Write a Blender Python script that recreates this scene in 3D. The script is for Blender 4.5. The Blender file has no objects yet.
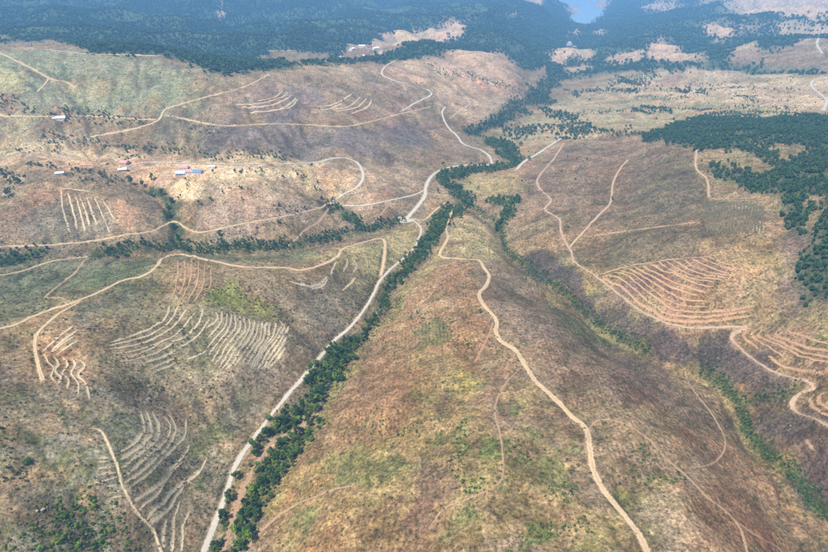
import bpy, bmesh, math, random
import numpy as np
from mathutils import Vector

# ---------------------------------------------------------------- camera, sky, sun, exposure
SC = bpy.context.scene
COL = SC.collection
R = math.radians
CZ, PITCH, FPX = 360.0, R(29.0), 560.0          # metres above the valley floor, down tilt, focal length in photo pixels
cam_d = bpy.data.cameras.new('camera'); cam = bpy.data.objects.new('camera', cam_d); COL.objects.link(cam)
cam.location = (0, 0, CZ); cam.rotation_euler = (R(90) - PITCH, 0, 0)
cam_d.sensor_width = 36.0; cam_d.lens = FPX / 828 * 36; cam_d.clip_start = 1.0; cam_d.clip_end = 60000
SC.camera = cam
SUN_EL, SUN_AZ = R(60), R(-125)                   # azimuth from +Y (view direction) towards +X
world = bpy.data.worlds.new('World'); SC.world = world; world.use_nodes = True
wn = world.node_tree.nodes; wl = world.node_tree.links
sky = wn.new('ShaderNodeTexSky'); sky.sky_type = 'NISHITA'; sky.sun_disc = False
sky.sun_elevation = SUN_EL; sky.sun_rotation = SUN_AZ; sky.altitude = 600; sky.dust_density = 1.5
wl.new(sky.outputs[0], wn['Background'].inputs[0]); wn['Background'].inputs[1].default_value = 0.09
sun_d = bpy.data.lights.new('sun', 'SUN'); sun = bpy.data.objects.new('sun', sun_d); COL.objects.link(sun)
sun_d.energy = 4.4; sun_d.angle = R(0.6); sun_d.color = (1.0, 0.94, 0.85)
sdir = Vector((math.sin(SUN_AZ) * math.cos(SUN_EL), math.cos(SUN_AZ) * math.cos(SUN_EL), math.sin(SUN_EL)))
sun.rotation_euler = sdir.to_track_quat('Z', 'Y').to_euler(); sun.location = (-300, 300, 900)
SC.view_settings.view_transform = 'Standard'; SC.view_settings.look = 'None'
SC.view_settings.exposure = 0.7; SC.view_settings.gamma = 1.0
SC.cycles.volume_bounces = 1; SC.cycles.max_bounces = 6; SC.cycles.use_denoising = False

rng = np.random.default_rng(7); random.seed(7)

# ---------------------------------------------------------------- helpers
def lin(r, g, b, k=1.0):
    f = lambda c: ((c / 255 + 0.055) / 1.055) ** 2.4 if c > 10 else c / 255 / 12.92
    return np.array([f(r) * k, f(g) * k, f(b) * k])

def _hash(ix, iy, seed):
    h = (ix * 374761393 + iy * 668265263 + seed * 1442695041) & 0xFFFFFFFF
    h = ((h ^ (h >> 13)) * 1274126177) & 0xFFFFFFFF
    return ((h ^ (h >> 16)) & 0xFFFFFF) / float(0xFFFFFF)

def vnoise(x, y, seed=0):
    ix = np.floor(x).astype(np.int64); iy = np.floor(y).astype(np.int64)
    fx = x - ix; fy = y - iy
    fx = fx * fx * fx * (fx * (fx * 6 - 15) + 10); fy = fy * fy * fy * (fy * (fy * 6 - 15) + 10)
    a = _hash(ix, iy, seed); b = _hash(ix + 1, iy, seed); c = _hash(ix, iy + 1, seed); d = _hash(ix + 1, iy + 1, seed)
    return (a + (b - a) * fx) * (1 - fy) + (c + (d - c) * fx) * fy

def fbm(x, y, wave, octaves=4, seed=0, gain=0.5):
    t = 0; a = 1; n = 0; ca, sa = math.cos(0.6), math.sin(0.6)
    x, y = x / wave, y / wave
    for o in range(octaves):
        t = t + a * (vnoise(x, y, seed + o * 17) * 2 - 1); n += a; a *= gain
        x, y = (x * ca - y * sa) * 2.03 + 11.3, (x * sa + y * ca) * 2.03 + 5.7
    return t / n

def ray(px, py):
    dx = (np.asarray(px, float) - 414) / FPX; dy = (276 - np.asarray(py, float)) / FPX
    return dx, math.cos(PITCH) + dy * math.sin(PITCH), -math.sin(PITCH) + dy * math.cos(PITCH)

def at_z(px, py, z):
    x, y, w = ray(px, py); t = (z - CZ) / w
    return x * t, y * t

def sm(e0, e1, x):
    t = np.clip((x - e0) / (e1 - e0), 0, 1); return t * t * (3 - 2 * t)

def spline(pts, n=8):
    p = np.array(pts, float)
    p = np.vstack([2 * p[0] - p[1], p, 2 * p[-1] - p[-2]]); out = []
    for i in range(1, len(p) - 2):
        a, b, c, d = p[i - 1:i + 3]
        t = np.linspace(0, 1, n, endpoint=False)[:, None]
        out.append(0.5 * (2 * b + (c - a) * t + (2 * a - 5 * b + 4 * c - d) * t ** 2 + (3 * b - a - 3 * c + d) * t ** 3))
    out.append(p[-2][None]); return np.vstack(out)

def resample(w, step):
    seg = np.r_[0, np.cumsum(np.hypot(*np.diff(w, axis=0).T))]
    n = max(2, int(seg[-1] / step) + 1); t = np.linspace(0, seg[-1], n)
    return np.c_[np.interp(t, seg, w[:, 0]), np.interp(t, seg, w[:, 1])]

def tag(o, label=None, cat=None, group=None, kind=None):
    if label: o['label'] = label
    if cat: o['category'] = cat
    if group: o['group'] = group
    if kind: o['kind'] = kind
    return o

def link(o, parent=None):
    COL.objects.link(o)
    if parent is not None: o.parent = parent
    return o

def mesh_obj(name, verts, faces, mat, parent=None, smooth=False):
    m = bpy.data.meshes.new(name)
    m.from_pydata([tuple(map(float, v)) for v in verts], [], [tuple(map(int, f)) for f in faces]); m.update()
    if smooth: m.polygons.foreach_set('use_smooth', np.ones(len(m.polygons), bool))
    if mat: m.materials.append(mat)
    return link(bpy.data.objects.new(name, m), parent)

def empty(name, loc, rz=0):
    o = bpy.data.objects.new(name, None); o.location = loc; o.rotation_euler = (0, 0, rz); o.empty_display_size = 1
    return link(o)

# ---------------------------------------------------------------- materials
def new_mat(name, rough=0.95):
    m = bpy.data.materials.new(name); m.use_nodes = True; nt = m.node_tree
    b = nt.nodes['Principled BSDF']; b.inputs['Roughness'].default_value = rough
    b.inputs['Specular IOR Level'].default_value = 0.15
    return m, nt, b

def nd(nt, t, **kw):
    n = nt.nodes.new(t)
    for k, v in kw.items():
        if k in n.bl_rna.properties: setattr(n, k, v)
        else: n.inputs[k].default_value = v
    return n

def noise_node(nt, scale, detail=4, rough=0.6, vec=None):
    n = nd(nt, 'ShaderNodeTexNoise', Scale=scale, Detail=detail, Roughness=rough)
    if vec is None:
        vec = nt.nodes.new('ShaderNodeNewGeometry').outputs['Position']
    nt.links.new(vec, n.inputs['Vector']); return n.outputs['Fac']

def maprange(nt, fac, a, b, c, d):
    n = nd(nt, 'ShaderNodeMapRange'); nt.links.new(fac, n.inputs[0])
    for i, v in enumerate((a, b, c, d)): n.inputs[i + 1].default_value = v
    return n.outputs[0]

def mix_col(nt, fac, a, b, blend='MIX'):
    n = nt.nodes.new('ShaderNodeMix'); n.data_type = 'RGBA'; n.blend_type = blend
    for s, v in ((0, fac), (6, a), (7, b)):
        if hasattr(v, 'links') or isinstance(v, bpy.types.NodeSocket): nt.links.new(v, n.inputs[s])
        else: n.inputs[s].default_value = v if s == 0 else (*v[:3], 1)
    return n.outputs[2]

def ground_material():
    m, nt, b = new_mat('hillside'); L = nt.links
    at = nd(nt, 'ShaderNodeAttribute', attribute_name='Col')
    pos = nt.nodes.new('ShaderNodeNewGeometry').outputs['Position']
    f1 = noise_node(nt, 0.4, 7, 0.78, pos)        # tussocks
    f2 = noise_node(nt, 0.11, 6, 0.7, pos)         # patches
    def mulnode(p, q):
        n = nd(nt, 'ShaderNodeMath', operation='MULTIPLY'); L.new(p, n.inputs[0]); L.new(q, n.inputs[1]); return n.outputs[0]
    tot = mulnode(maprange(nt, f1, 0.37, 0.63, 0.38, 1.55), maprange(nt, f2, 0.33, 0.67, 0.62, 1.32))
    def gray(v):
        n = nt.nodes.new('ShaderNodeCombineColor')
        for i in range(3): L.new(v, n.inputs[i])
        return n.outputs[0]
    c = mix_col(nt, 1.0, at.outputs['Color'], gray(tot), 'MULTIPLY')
    def tint(c, scale, shift, lo_, hi_, k, col, detail=6):
        h = noise_node(nt, scale, detail, 0.72, nd_shift(nt, pos, shift))
        return mix_col(nt, maprange(nt, h, lo_, hi_, 0, k), c, mix_col(nt, 1.0, c, col, 'MULTIPLY'))
    c = tint(c, .06, 11, .5, .66, .35, (1.1, 1.03, .84)); c = tint(c, .45, 131, .5, .6, .7, (.58, .62, .56)); c = tint(c, .6, 151, .54, .64, .7, (1.4, 1.34, 1.2)); c = tint(c, .2, 91, .52, .62, .85, (.48, .56, .44)); c = tint(c, .3, 37, .54, .64, .75, (1.5, 1.4, 1.25)); c = tint(c, .09, 171, .54, .64, .7, (.72, .80, .58)); c = tint(c, .12, 57, .53, .66, .6, (.88, .78, .76))
    # single tufts
    for sc_, sh, thr, col in ((.42, 5, .23, (.45, .55, .42)), (.7, 71, .2, (.6, .62, .55)), (.55, 43, .16, (1.5, 1.45, 1.3))):
        v = nd(nt, 'ShaderNodeTexVoronoi', Scale=sc_); L.new(nd_shift(nt, pos, sh), v.inputs['Vector'])
        sep = nt.nodes.new('ShaderNodeSeparateColor'); L.new(v.outputs['Color'], sep.inputs[0])
        mk = mulnode(maprange(nt, v.outputs['Distance'], thr, thr + .14, .8, 0), maprange(nt, sep.outputs[0], .5, .6, 0, 1))
        mk = mulnode(mk, maprange(nt, noise_node(nt, .04, 4, .6, nd_shift(nt, pos, sh * 3)), .42, .58, 0, 1))
        c = mix_col(nt, mk, c, mix_col(nt, 1.0, c, col, 'MULTIPLY'))
    fu = nd(nt, 'ShaderNodeAttribute', attribute_name='furrow')
    wv = nd(nt, 'ShaderNodeTexWave', Scale=.09, Distortion=1.6, Detail=2.0); wv.inputs['Detail Scale'].default_value = .15; L.new(pos, wv.inputs['Vector'])
    c = mix_col(nt, mulnode(mulnode(fu.outputs['Fac'], maprange(nt, wv.outputs['Fac'], .35, .75, 0, .85)), maprange(nt, f2, .4, .6, .2, 1)), c, mix_col(nt, 1.0, c, (.62, .60, .60), 'MULTIPLY'))
    L.new(c, b.inputs['Base Color'])
    bump = nd(nt, 'ShaderNodeBump', Strength=0.9, Distance=0.8); L.new(f1, bump.inputs['Height']); L.new(bump.outputs[0], b.inputs['Normal'])
    return m

def nd_shift(nt, vec, s):
    n = nd(nt, 'ShaderNodeVectorMath', operation='ADD'); nt.links.new(vec, n.inputs[0]); n.inputs[1].default_value = (s, s * 1.7, s * 0.3)
    return n.outputs[0]

def soil_material(name, c1, c2, scale=0.6, bump=0.4, strip=None, mid=None):
    """strip: ragged outer edge of a trodden strip; mid: colour of the weedy crown between wheel ruts"""
    m, nt, b = new_mat(name); L = nt.links
    f = noise_node(nt, scale, 6, 0.75); f2 = noise_node(nt, scale * 0.12, 4, 0.6)
    c = mix_col(nt, maprange(nt, f, 0.32, 0.68, 0, 1), c1, c2)
    c = mix_col(nt, maprange(nt, f2, 0.35, 0.7, 0, 0.6), c, tuple(np.array(c1) * np.array([0.78, 0.76, 0.74])))
    if strip:
        ac = nd(nt, 'ShaderNodeAttribute', attribute_name='across'); ab = nd(nt, 'ShaderNodeMath', operation='ABSOLUTE'); L.new(ac.outputs['Fac'], ab.inputs[0])
        n1_ = noise_node(nt, .55, 5, .7); ad = nd(nt, 'ShaderNodeMath', operation='ADD'); L.new(ab.outputs[0], ad.inputs[0]); L.new(maprange(nt, n1_, .3, .7, -strip, strip), ad.inputs[1])
        if mid is not None:
            k = nd(nt, 'ShaderNodeMath', operation='MULTIPLY'); L.new(maprange(nt, ab.outputs[0], .12, .4, 1.0, 0), k.inputs[0]); L.new(maprange(nt, f2, .35, .6, .2, 1), k.inputs[1]); c = mix_col(nt, k.outputs[0], c, mid)
        tp = nt.nodes.new('ShaderNodeBsdfTransparent'); ms = nt.nodes.new('ShaderNodeMixShader')
        L.new(maprange(nt, ad.outputs[0], .6 if strip > .5 else .78, 1.45 if strip > .5 else 1.2, 0, 1), ms.inputs[0]); L.new(b.outputs[0], ms.inputs[1]); L.new(tp.outputs[0], ms.inputs[2]); L.new(ms.outputs[0], nt.nodes['Material Output'].inputs['Surface'])
    L.new(c, b.inputs['Base Color'])
    bp = nd(nt, 'ShaderNodeBump', Strength=bump, Distance=0.3); L.new(f, bp.inputs['Height']); L.new(bp.outputs[0], b.inputs['Normal'])
    return m

def leaf_material(name, dark, light):
    m, nt, b = new_mat(name, 0.7); L = nt.links
    r = nt.nodes.new('ShaderNodeObjectInfo').outputs['Random']
    c = mix_col(nt, r, dark, light)
    f = noise_node(nt, 1.1, 3, 0.6)
    c = mix_col(nt, maprange(nt, f, 0.35, 0.65, 0, 0.7), c, mix_col(nt, 1.0, c, (1.5, 1.45, 1.25), 'MULTIPLY'))
    L.new(c, b.inputs['Base Color'])
    tr = nt.nodes.new('ShaderNodeBsdfTranslucent'); L.new(c, tr.inputs[0])
    ms = nd(nt, 'ShaderNodeMixShader', Fac=0.25); L.new(b.outputs[0], ms.inputs[1]); L.new(tr.outputs[0], ms.inputs[2])
    L.new(ms.outputs[0], nt.nodes['Material Output'].inputs['Surface'])
    return m

def paint_material(name, c, rough=0.8, var=0.25):
    m, nt, b = new_mat(name, rough)
    f = noise_node(nt, 0.9, 5, 0.7)
    nt.links.new(mix_col(nt, maprange(nt, f, 0.3, 0.7, 0, 1), tuple(np.array(c) * (1 - var)), c), b.inputs['Base Color'])
    return m

M = {}
M['ground'] = ground_material()
M['dirt'] = soil_material('dirt', lin(208, 184, 148), lin(178, 152, 118), strip=.45, mid=lin(162, 142, 106))
M['red_dirt'] = soil_material('red_dirt', lin(184, 138, 108), lin(158, 116, 90), strip=.7)
M['gravel'] = soil_material('gravel', lin(198, 191, 177), lin(166, 157, 141), 1.0, strip=.3)
M['faint'] = soil_material('faint', lin(184, 152, 122), lin(150, 122, 98), strip=.7, mid=lin(140, 122, 94))
M['pink'] = soil_material('pink', lin(192, 166, 140), lin(156, 132, 110), strip=.45, mid=lin(166, 138, 110))
M['bench'] = soil_material('bench', lin(212, 194, 158), lin(176, 158, 126), 0.45, strip=.75)
M['bench_red'] = soil_material('bench_red', lin(194, 158, 122), lin(154, 122, 92), 0.45, strip=.6)
M['bench_grey'] = soil_material('bench_grey', lin(206, 190, 158), lin(168, 152, 124), 0.45, strip=.85)
M['row_green'] = soil_material('row_green', lin(92, 92, 70), lin(116, 108, 86), 0.45, strip=.8)
M['leaf'] = leaf_material('leaf', lin(66, 98, 50), lin(104, 128, 62))
M['leaf_dark'] = leaf_material('leaf_dark', lin(46, 76, 48), lin(78, 106, 58))
M['leaf_fresh'] = leaf_material('leaf_fresh', lin(94, 128, 50), lin(128, 154, 64))
M['needle'] = leaf_material('needle', lin(54, 84, 60), lin(80, 108, 72))
M['scrub'] = leaf_material('scrub', lin(84, 92, 60), lin(132, 122, 92))
M['heath'] = leaf_material('heath', lin(134, 120, 104), lin(172, 154, 132))
M['bark'] = soil_material('bark', lin(96, 80, 66), lin(70, 58, 48), 3)

# ---------------------------------------------------------------- terrain: relief from surveyed heights
NR, NC = 780, 1000
def halfw(y): return 0.8 * y + 180.0
_y = [60.0]
while _y[-1] < 14000: _y.append(_y[-1] + 0.0060 * (_y[-1] + 60) * (1 + (_y[-1] / 3500.0)))
_y = np.array(_y); YS = np.interp(np.linspace(0, len(_y) - 1, NR), np.arange(len(_y)), _y)
SS = np.linspace(-1, 1, NC)
GX = SS[None, :] * halfw(YS)[:, None]; GY = np.repeat(YS[:, None], NC, 1)

CTRL = []
def H(*pts): CTRL.extend(pts)
def HL(*pts):                                      # a line of heights, densified
    p = np.array(pts, float)
    for a, b in zip(p[:-1], p[1:]):
        CTRL.append(tuple(a)); CTRL.append(tuple((a + b) / 2))
    CTRL.append(tuple(p[-1]))
# valley of the river and the gravel road
HL((150, 700, -10), (220, 552, -5), (260, 480, -3), (320, 390, 0), (370, 310, 0), (400, 265, 0), (440, 215, -2), (466, 197, -4), (505, 165, -6), (480, 134, -8), (515, 110, -12), (548, 88, -18), (560, 70, -28), (568, 52, -45), (574, 40, -62))
# central ridge
HL((452, 212, 6), (446, 240, 20), (485, 270, 34), (492, 305, 45), (522, 352, 55), (560, 400, 62), (600, 470, 68), (640, 545, 72), (680, 660, 74))
H((410, 300, 18), (400, 350, 28), (430, 320, 33), (340, 430, 16), (300, 500, 14), (330, 520, 28), (400, 430, 42), (450, 400, 52), (450, 500, 58), (540, 540, 68), (400, 540, 48), (300, 560, 18), (560, 320, 48), (620, 370, 52), (680, 420, 54), (720, 480, 52), (760, 540, 54))
# gully right of the ridge
HL((470, 203, -2), (500, 232, 3), (532, 270, 9), (582, 308, 15), (640, 348, 20), (700, 374, 24), (738, 405, 26), (790, 477, 31), (830, 518, 34), (880, 580, 38))
H((545, 250, 22), (570, 248, 30), (594, 275, 33), (641, 311, 40), (696, 327, 44), (735, 332, 46), (720, 352, 34), (760, 372, 48), (795, 380, 58), (780, 398, 40), (800, 412, 50), (828, 425, 62), (800, 440, 48), (828, 470, 52), (900, 440, 85), (900, 500, 70))
H((540, 190, 22), (552, 160, 14), (562, 142, 8), (610, 204, 52), (620, 168, 48), (640, 240, 62), (680, 262, 76), (709, 199, 92), (697, 150, 92), (750, 200, 108), (740, 275, 82), (700, 295, 62), (760, 300, 74), (755, 322, 54), (790, 300, 84), (828, 290, 98), (820, 330, 88), (828, 365, 78), (775, 345, 60), (780, 240, 106), (828, 230, 128), (828, 180, 135), (780, 160, 118), (740, 160, 105), (940, 300, 130), (960, 200, 150), (660, 140, 66), (620, 145, 40), (590, 140, 22))
# left spur with the big dirt road
HL((392, 250, 8), (375, 244, 18), (340, 256, 32), (282, 269, 46), (207, 262, 58), (165, 262, 66), (100, 292, 78), (37, 315, 88), (-60, 340, 100), (-200, 360, 110))
H((385, 275, 6), (350, 305, 10), (310, 330, 20), (250, 320, 42), (200, 340, 52), (150, 320, 66), (240, 370, 32), (280, 385, 12), (250, 430, 6), (120, 360, 68), (50, 350, 86), (0, 400, 90), (60, 400, 78), (140, 400, 50), (190, 415, 26), (230, 440, 8), (150, 430, 44), (100, 430, 64), (180, 480, 14), (120, 490, 42), (60, 460, 64), (0, 470, 74), (150, 540, 18), (100, 545, 28), (40, 530, 46), (0, 540, 50), (-100, 480, 82), (-100, 600, 56), (60, 640, 25), (-400, 480, 80), (-400, 600, 60), (-400, 330, 105), (-300, 420, 92))
# gully behind the spur
HL((402, 224, 2), (352, 237, 7), (292, 247, 13), (200, 251, 19), (100, 254, 26), (30, 258, 32), (-100, 268, 45))
# middle-left farmland
H((420, 195, 8), (392, 200, 14), (345, 206, 15), (330, 203, 17), (354, 218, 11), (320, 190, 27), (360, 185, 32), (350, 160, 42), (317, 162, 48), (260, 165, 55), (200, 170, 57), (150, 165, 58), (100, 172, 58), (60, 175, 60), (20, 160, 66), (90, 232, 36), (60, 205, 52), (20, 235, 44), (120, 205, 50), (178, 223, 27), (170, 200, 40), (135, 182, 50), (230, 220, 34), (280, 200, 42), (240, 190, 50), (282, 220, 28), (5, 185, 50), (-80, 200, 60), (-100, 150, 80))
H((200, 154, 52), (300, 157, 46), (100, 146, 58), (0, 138, 66), (420, 160, 10), (390, 150, 28), (350, 145, 45))
# the grey hill behind it
H((160, 112, 98), (90, 136, 68), (240, 125, 80), (340, 127, 62), (410, 112, 42), (446, 122, 16), (440, 104, 34), (460, 140, 4), (490, 120, -2), (270, 75, 132), (330, 67, 118), (385, 66, 92), (300, 100, 95), (220, 95, 118), (450, 56, 80), (490, 54, 66), (515, 80, 24), (505, 100, 2), (430, 90, 55), (100, 75, 148), (0, 52, 176), (50, 100, 118), (160, 55, 168), (80, 48, 178), (0, 85, 146), (40, 112, 104), (-150, 100, 150), (-150, 52, 190))
# far mountains and the reservoir shores, by ground distance
def HD(*pts):
    for px, py, d in pts:
        x, y, w = ray(px, py); CTRL.append((px, py, float(CZ + w * d / y)))
HD((100, 42, 1900), (160, 46, 1950), (100, 30, 2500), (100, 15, 3200), (100, 0, 4000), (100, -15, 4600), (0, 38, 1950), (0, 22, 2700), (0, 0, 3600), (0, -15, 4200), (200, 52, 2000), (230, 62, 1750), (250, 30, 2900), (250, 10, 3600), (250, 0, 4200), (250, -15, 4900), (180, 20, 3200),
   (300, 42, 2500), (270, 57, 2100), (320, 58, 2150), (345, 50, 2400), (380, 38, 2800), (420, 32, 3100), (400, 18, 3900), (400, 0, 5000), (400, -15, 5600), (330, 20, 3500), (465, 26, 3300), (470, 42, 2600), (440, 57, 2050), (500, 35, 2900), (540, 45, 3100), (550, 25, 4300), (500, 15, 4000), (530, 5, 5000), (470, 0, 5200), (550, -4, 6200), (-200, 0, 3400), (-200, 30, 2300), (-200, -15, 4100))
HD((828, 0, 5000), (720, 0, 5500), (650, 0, 6500), (1000, 0, 4600), (700, -12, 6700), (850, -12, 5900), (1000, -12, 5400), (600, -16, 9800), (620, -6, 7800))
H((562, 14, -50), (570, 21, -58), (560, 4, -50), (578, 24, -80), (584, 14, -82), (588, 6, -82), (590, 0, -82), (604, 6, -56), (600, 18, -58), (592, 27, -52), (620, 8, -30), (640, 25, 0), (620, 40, -18), (605, 47, 0), (572, 46, 14), (585, 56, -30), (700, 20, 45), (700, 42, 32), (680, 58, 12), (760, 30, 60), (800, 15, 90), (828, 45, 92), (780, 55, 58), (700, 65, 22), (720, 78, 26), (760, 75, 45), (828, 85, 70), (640, 72, 2), (600, 75, -20), (650, 95, 6), (600, 100, -10), (700, 105, 28), (780, 105, 50), (560, 110, -8), (600, 125, 6), (660, 122, 34), (740, 118, 62), (828, 115, 84), (960, 100, 110), (960, 40, 120))

C = np.array(CTRL, float)
cx, cy = at_z(C[:, 0], C[:, 1], C[:, 2])
def uv(x, y): return x / halfw(y) * 1.6, np.log(y + 150.0) * 1.1
cu, cv = uv(cx, cy)
def tps(r2): return np.where(r2 > 0, r2 * np.log(r2 + 1e-12), 0)
def solve_tps(u, v, z, lam):
    n = len(u); K = tps((u[:, None] - u) ** 2 + (v[:, None] - v) ** 2) + lam * np.eye(n)
    P = np.c_[np.ones(n), u, v]
    A = np.block([[K, P], [P.T, np.zeros((3, 3))]])
    return np.linalg.solve(A, np.r_[z, 0, 0, 0])
W = solve_tps(cu, cv, C[:, 2], 2e-3)
nr, nc = 190, 220
ry = np.linspace(0, NR - 1, nr); rc = np.linspace(0, NC - 1, nc)
ky = np.interp(ry, np.arange(NR), YS); ks = np.interp(rc, np.arange(NC), SS)
kx = ks[None, :] * halfw(ky)[:, None]; kyy = np.repeat(ky[:, None], nc, 1)
ku, kv = uv(kx.ravel(), kyy.ravel())
Zc = W[-3] + W[-2] * ku + W[-1] * kv
for i in range(len(cu)): Zc += W[i] * tps((ku - cu[i]) ** 2 + (kv - cv[i]) ** 2)
Zc = Zc.reshape(nr, nc)
def cubic(n, k):
    A = np.zeros((n, k)); t = np.linspace(0, k - 1, n); i = np.clip(np.floor(t).astype(int), 0, k - 2); f = t - i
    for o, w in ((-1, -.5 * f + f ** 2 - .5 * f ** 3), (0, 1 - 2.5 * f ** 2 + 1.5 * f ** 3), (1, .5 * f + 2 * f ** 2 - 1.5 * f ** 3), (2, -.5 * f ** 2 + .5 * f ** 3)):
        np.add.at(A, (np.arange(n), np.clip(i + o, 0, k - 1)), w)
    return A
Z = cubic(NR, nr) @ Zc @ cubic(NC, nc).T
Z = np.clip(Z, -95, 900)
# folds and rills of the slopes
far = sm(1200, 3500, GY)
hi = sm(2, 30, Z + 10)
rid = 1 - np.abs(fbm(GX, GY, 110, 4, 3))
rid2 = 1 - np.abs(fbm(GX, GY, 900, 4, 31))
Z += hi * (1 - far) * (fbm(GX, GY, 160, 3, 5) * 5.5 + (rid - 0.75) * 10.0 + (1 - np.abs(fbm(GX, GY, 48, 3, 23)) - .75) * 3.2) + (fbm(GX, GY, 22, 3, 9) * 0.55 + fbm(GX, GY, 7, 2, 8) * 0.12) * (1 - far)
Z += far * sm(-40, 60, Z) * ((rid2 - 0.75) * 190 + fbm(GX, GY, 260, 3, 12) * 16)
WATER_Z = -64.0

rowi = lambda y: np.interp(y, YS, np.arange(NR))
def grid_ij(x, y):
    return np.clip(rowi(y), 0, NR - 1.001), np.clip((x / halfw(y) + 1) / 2 * (NC - 1), 0, NC - 1.001)
def bil(A, x, y):
    i, j = grid_ij(x, y); a = i.astype(int); b = j.astype(int); f = i - a; g = j - b
    return (A[a, b] * (1 - g) + A[a, b + 1] * g) * (1 - f) + (A[a + 1, b] * (1 - g) + A[a + 1, b + 1] * g) * f
def hz(x, y): return bil(Z, np.asarray(x, float), np.asarray(y, float))

TS = 170 * (1.012 ** np.arange(380))
def ground_at(pts):
    """photo pixels -> where their sight lines meet the relief"""
    p = np.array(pts, float).reshape(-1, 2); dx, dy, dz = ray(p[:, 0], p[:, 1])
    X = dx[:, None] * TS; Y = np.maximum(dy[:, None] * TS, 61); D = CZ + dz[:, None] * TS - hz(X, Y)
    k = np.argmax(D < 0, axis=1); k = np.where(D.min(1) < 0, np.maximum(k, 1), len(TS) - 1)
    a, b = TS[k - 1], TS[k]
    for _ in range(18):
        m = (a + b) / 2; d = CZ + dz * m - hz(dx * m, np.maximum(dy * m, 61)); a, b = np.where(d > 0, m, a), np.where(d > 0, b, m)
    return np.c_[dx * b, np.maximum(dy * b, 61)]

# run-off: water gathers downhill and cuts branching gullies into every slope
def runoff(Zin):
    zc = Zin[::2, ::2] + fbm(GX[::2, ::2], GY[::2, ::2], 30, 3, 501) * 1.2; nr_, nc_ = zc.shape; gx, gy = GX[::2, ::2], GY[::2, ::2]
    best = np.zeros((nr_, nc_)); rec = np.arange(nr_ * nc_).reshape(nr_, nc_).copy(); idx = rec.copy()
    for di in (-1, 0, 1):
        for dj in (-1, 0, 1):
            if di == dj == 0: continue
            a = (slice(max(0, -di), nr_ - max(0, di)), slice(max(0, -dj), nc_ - max(0, dj))); b = (slice(max(0, di), nr_ + min(0, di)), slice(max(0, dj), nc_ + min(0, dj)))
            sl = (zc[a] - zc[b]) / np.maximum(np.hypot(gx[a] - gx[b], gy[a] - gy[b]), .1); m = sl > best[a]
            best[a] = np.where(m, sl, best[a]); rec[a] = np.where(m, idx[b], rec[a])
    area = np.zeros((nr_, nc_)); area[:-1, :-1] = np.diff(gy[:, 0])[:, None] * np.diff(gx, axis=1)[:-1]; acc = area.ravel().tolist(); rc_ = rec.ravel().tolist()
    for i in np.argsort(-zc.ravel()).tolist():
        j = rc_[i]
        if j != i: acc[j] += acc[i]
    acc = np.array(acc).reshape(nr_, nc_); cellw = np.sqrt(np.maximum(area, 1))
    f = np.clip(np.log10(np.maximum(acc, 1) / (cellw * 45)) / 2.2, 0, 1)
    p = np.pad(f, 1, 'edge'); f = np.maximum(f, .5 * (p[1:-1, :-2] + p[1:-1, 2:]) * .8)
    up = np.repeat(np.repeat(f, 2, 0), 2, 1)[:NR, :NC]; k = np.ones(5) / 5
    for ax in (0, 1): up = np.apply_along_axis(lambda v: np.convolve(np.pad(v, 2, 'edge'), np.array([1, 2, 3, 2, 1]) / 9, 'valid'), ax, up)
    return up
cut_amp = (2.6 + 3.0 * sm(400, 900, GY) + 26 * sm(1700, 3200, GY)) * sm(-2, 14, Z)
RUN = np.zeros((NR, NC))
for _p in range(2):
    RUN = runoff(Z); Z = Z - cut_amp * RUN * (.65 if _p else 1)

# ravines: V-shaped cuts with a shoulder, following the water
CJX, CJY = fbm(GX, GY, 26, 3, 301) * .28, fbm(GX, GY, 26, 3, 303) * .28
def carve(pix, depth, half):
    global Z
    w = resample(ground_at(spline(pix, 6)), 5.0); q = np.full((NR, NC), 9.0); jx = CJX * half; jy = CJY * half
    ends = np.minimum(np.arange(len(w)), 1e9) / max(len(w) - 1, 1); dep = np.zeros((NR, NC))
    for (x, y), e in zip(w, ends):
        i, j = grid_ij(np.array(x), np.array(y)); i = int(i); j = int(j)
        a, b = int(half * 1.6 / max(YS[min(i + 1, NR - 1)] - YS[i], .2)) + 1, int(half * 1.6 / (2 * halfw(y) / NC)) + 1
        sl = (slice(max(i - a, 0), i + a + 2), slice(max(j - b, 0), j + b + 2)); d = np.hypot(GX[sl] + jx[sl] - x, GY[sl] + jy[sl] - y) / half; m = d < q[sl]
        q[sl] = np.where(m, d, q[sl]); dep[sl] = np.where(m, depth * min(1, (1 - e) * 5 + .15) * min(1, e * 8 + .5), dep[sl])
    Z = Z - dep * np.clip(1 - q, 0, 1) ** 1.15
carve([(466, 203), (480, 212), (497, 224), (502, 234), (508, 254), (530, 268), (554, 286), (571, 299), (589, 314), (604, 327), (622, 338), (648, 350), (680, 366), (704, 371)], 12, 22)
carve([(690, 362), (704, 371), (716, 380), (727, 392), (738, 404), (748, 434), (761, 451), (783, 469), (801, 482), (816, 502), (840, 526)], 12, 20)
carve([(738, 404), (750, 401), (781, 396), (801, 388), (830, 372)], 8, 22); carve([(690, 362), (695, 348), (725, 340), (752, 331), (775, 316), (800, 296), (815, 270)], 10, 30)
carve([(400, 222), (366, 231), (319, 241), (280, 246), (237, 246), (187, 248), (147, 250), (100, 254), (40, 256), (-20, 262)], 9, 42)
carve([(179, 243), (176, 232), (171, 212), (163, 194), (140, 185), (115, 181)], 8, 34); carve([(372, 226), (354, 219), (336, 208), (322, 198), (306, 190), (280, 178)], 7, 30)
carve([(268, 424), (240, 416), (200, 411), (165, 398), (140, 385)], 6, 24); carve([(345, 334), (325, 337), (300, 330), (285, 318), (255, 302), (225, 292)], 6, 22); carve([(225, 500), (190, 530), (140, 540), (80, 520), (40, 490), (10, 465)], 6, 26)
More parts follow.
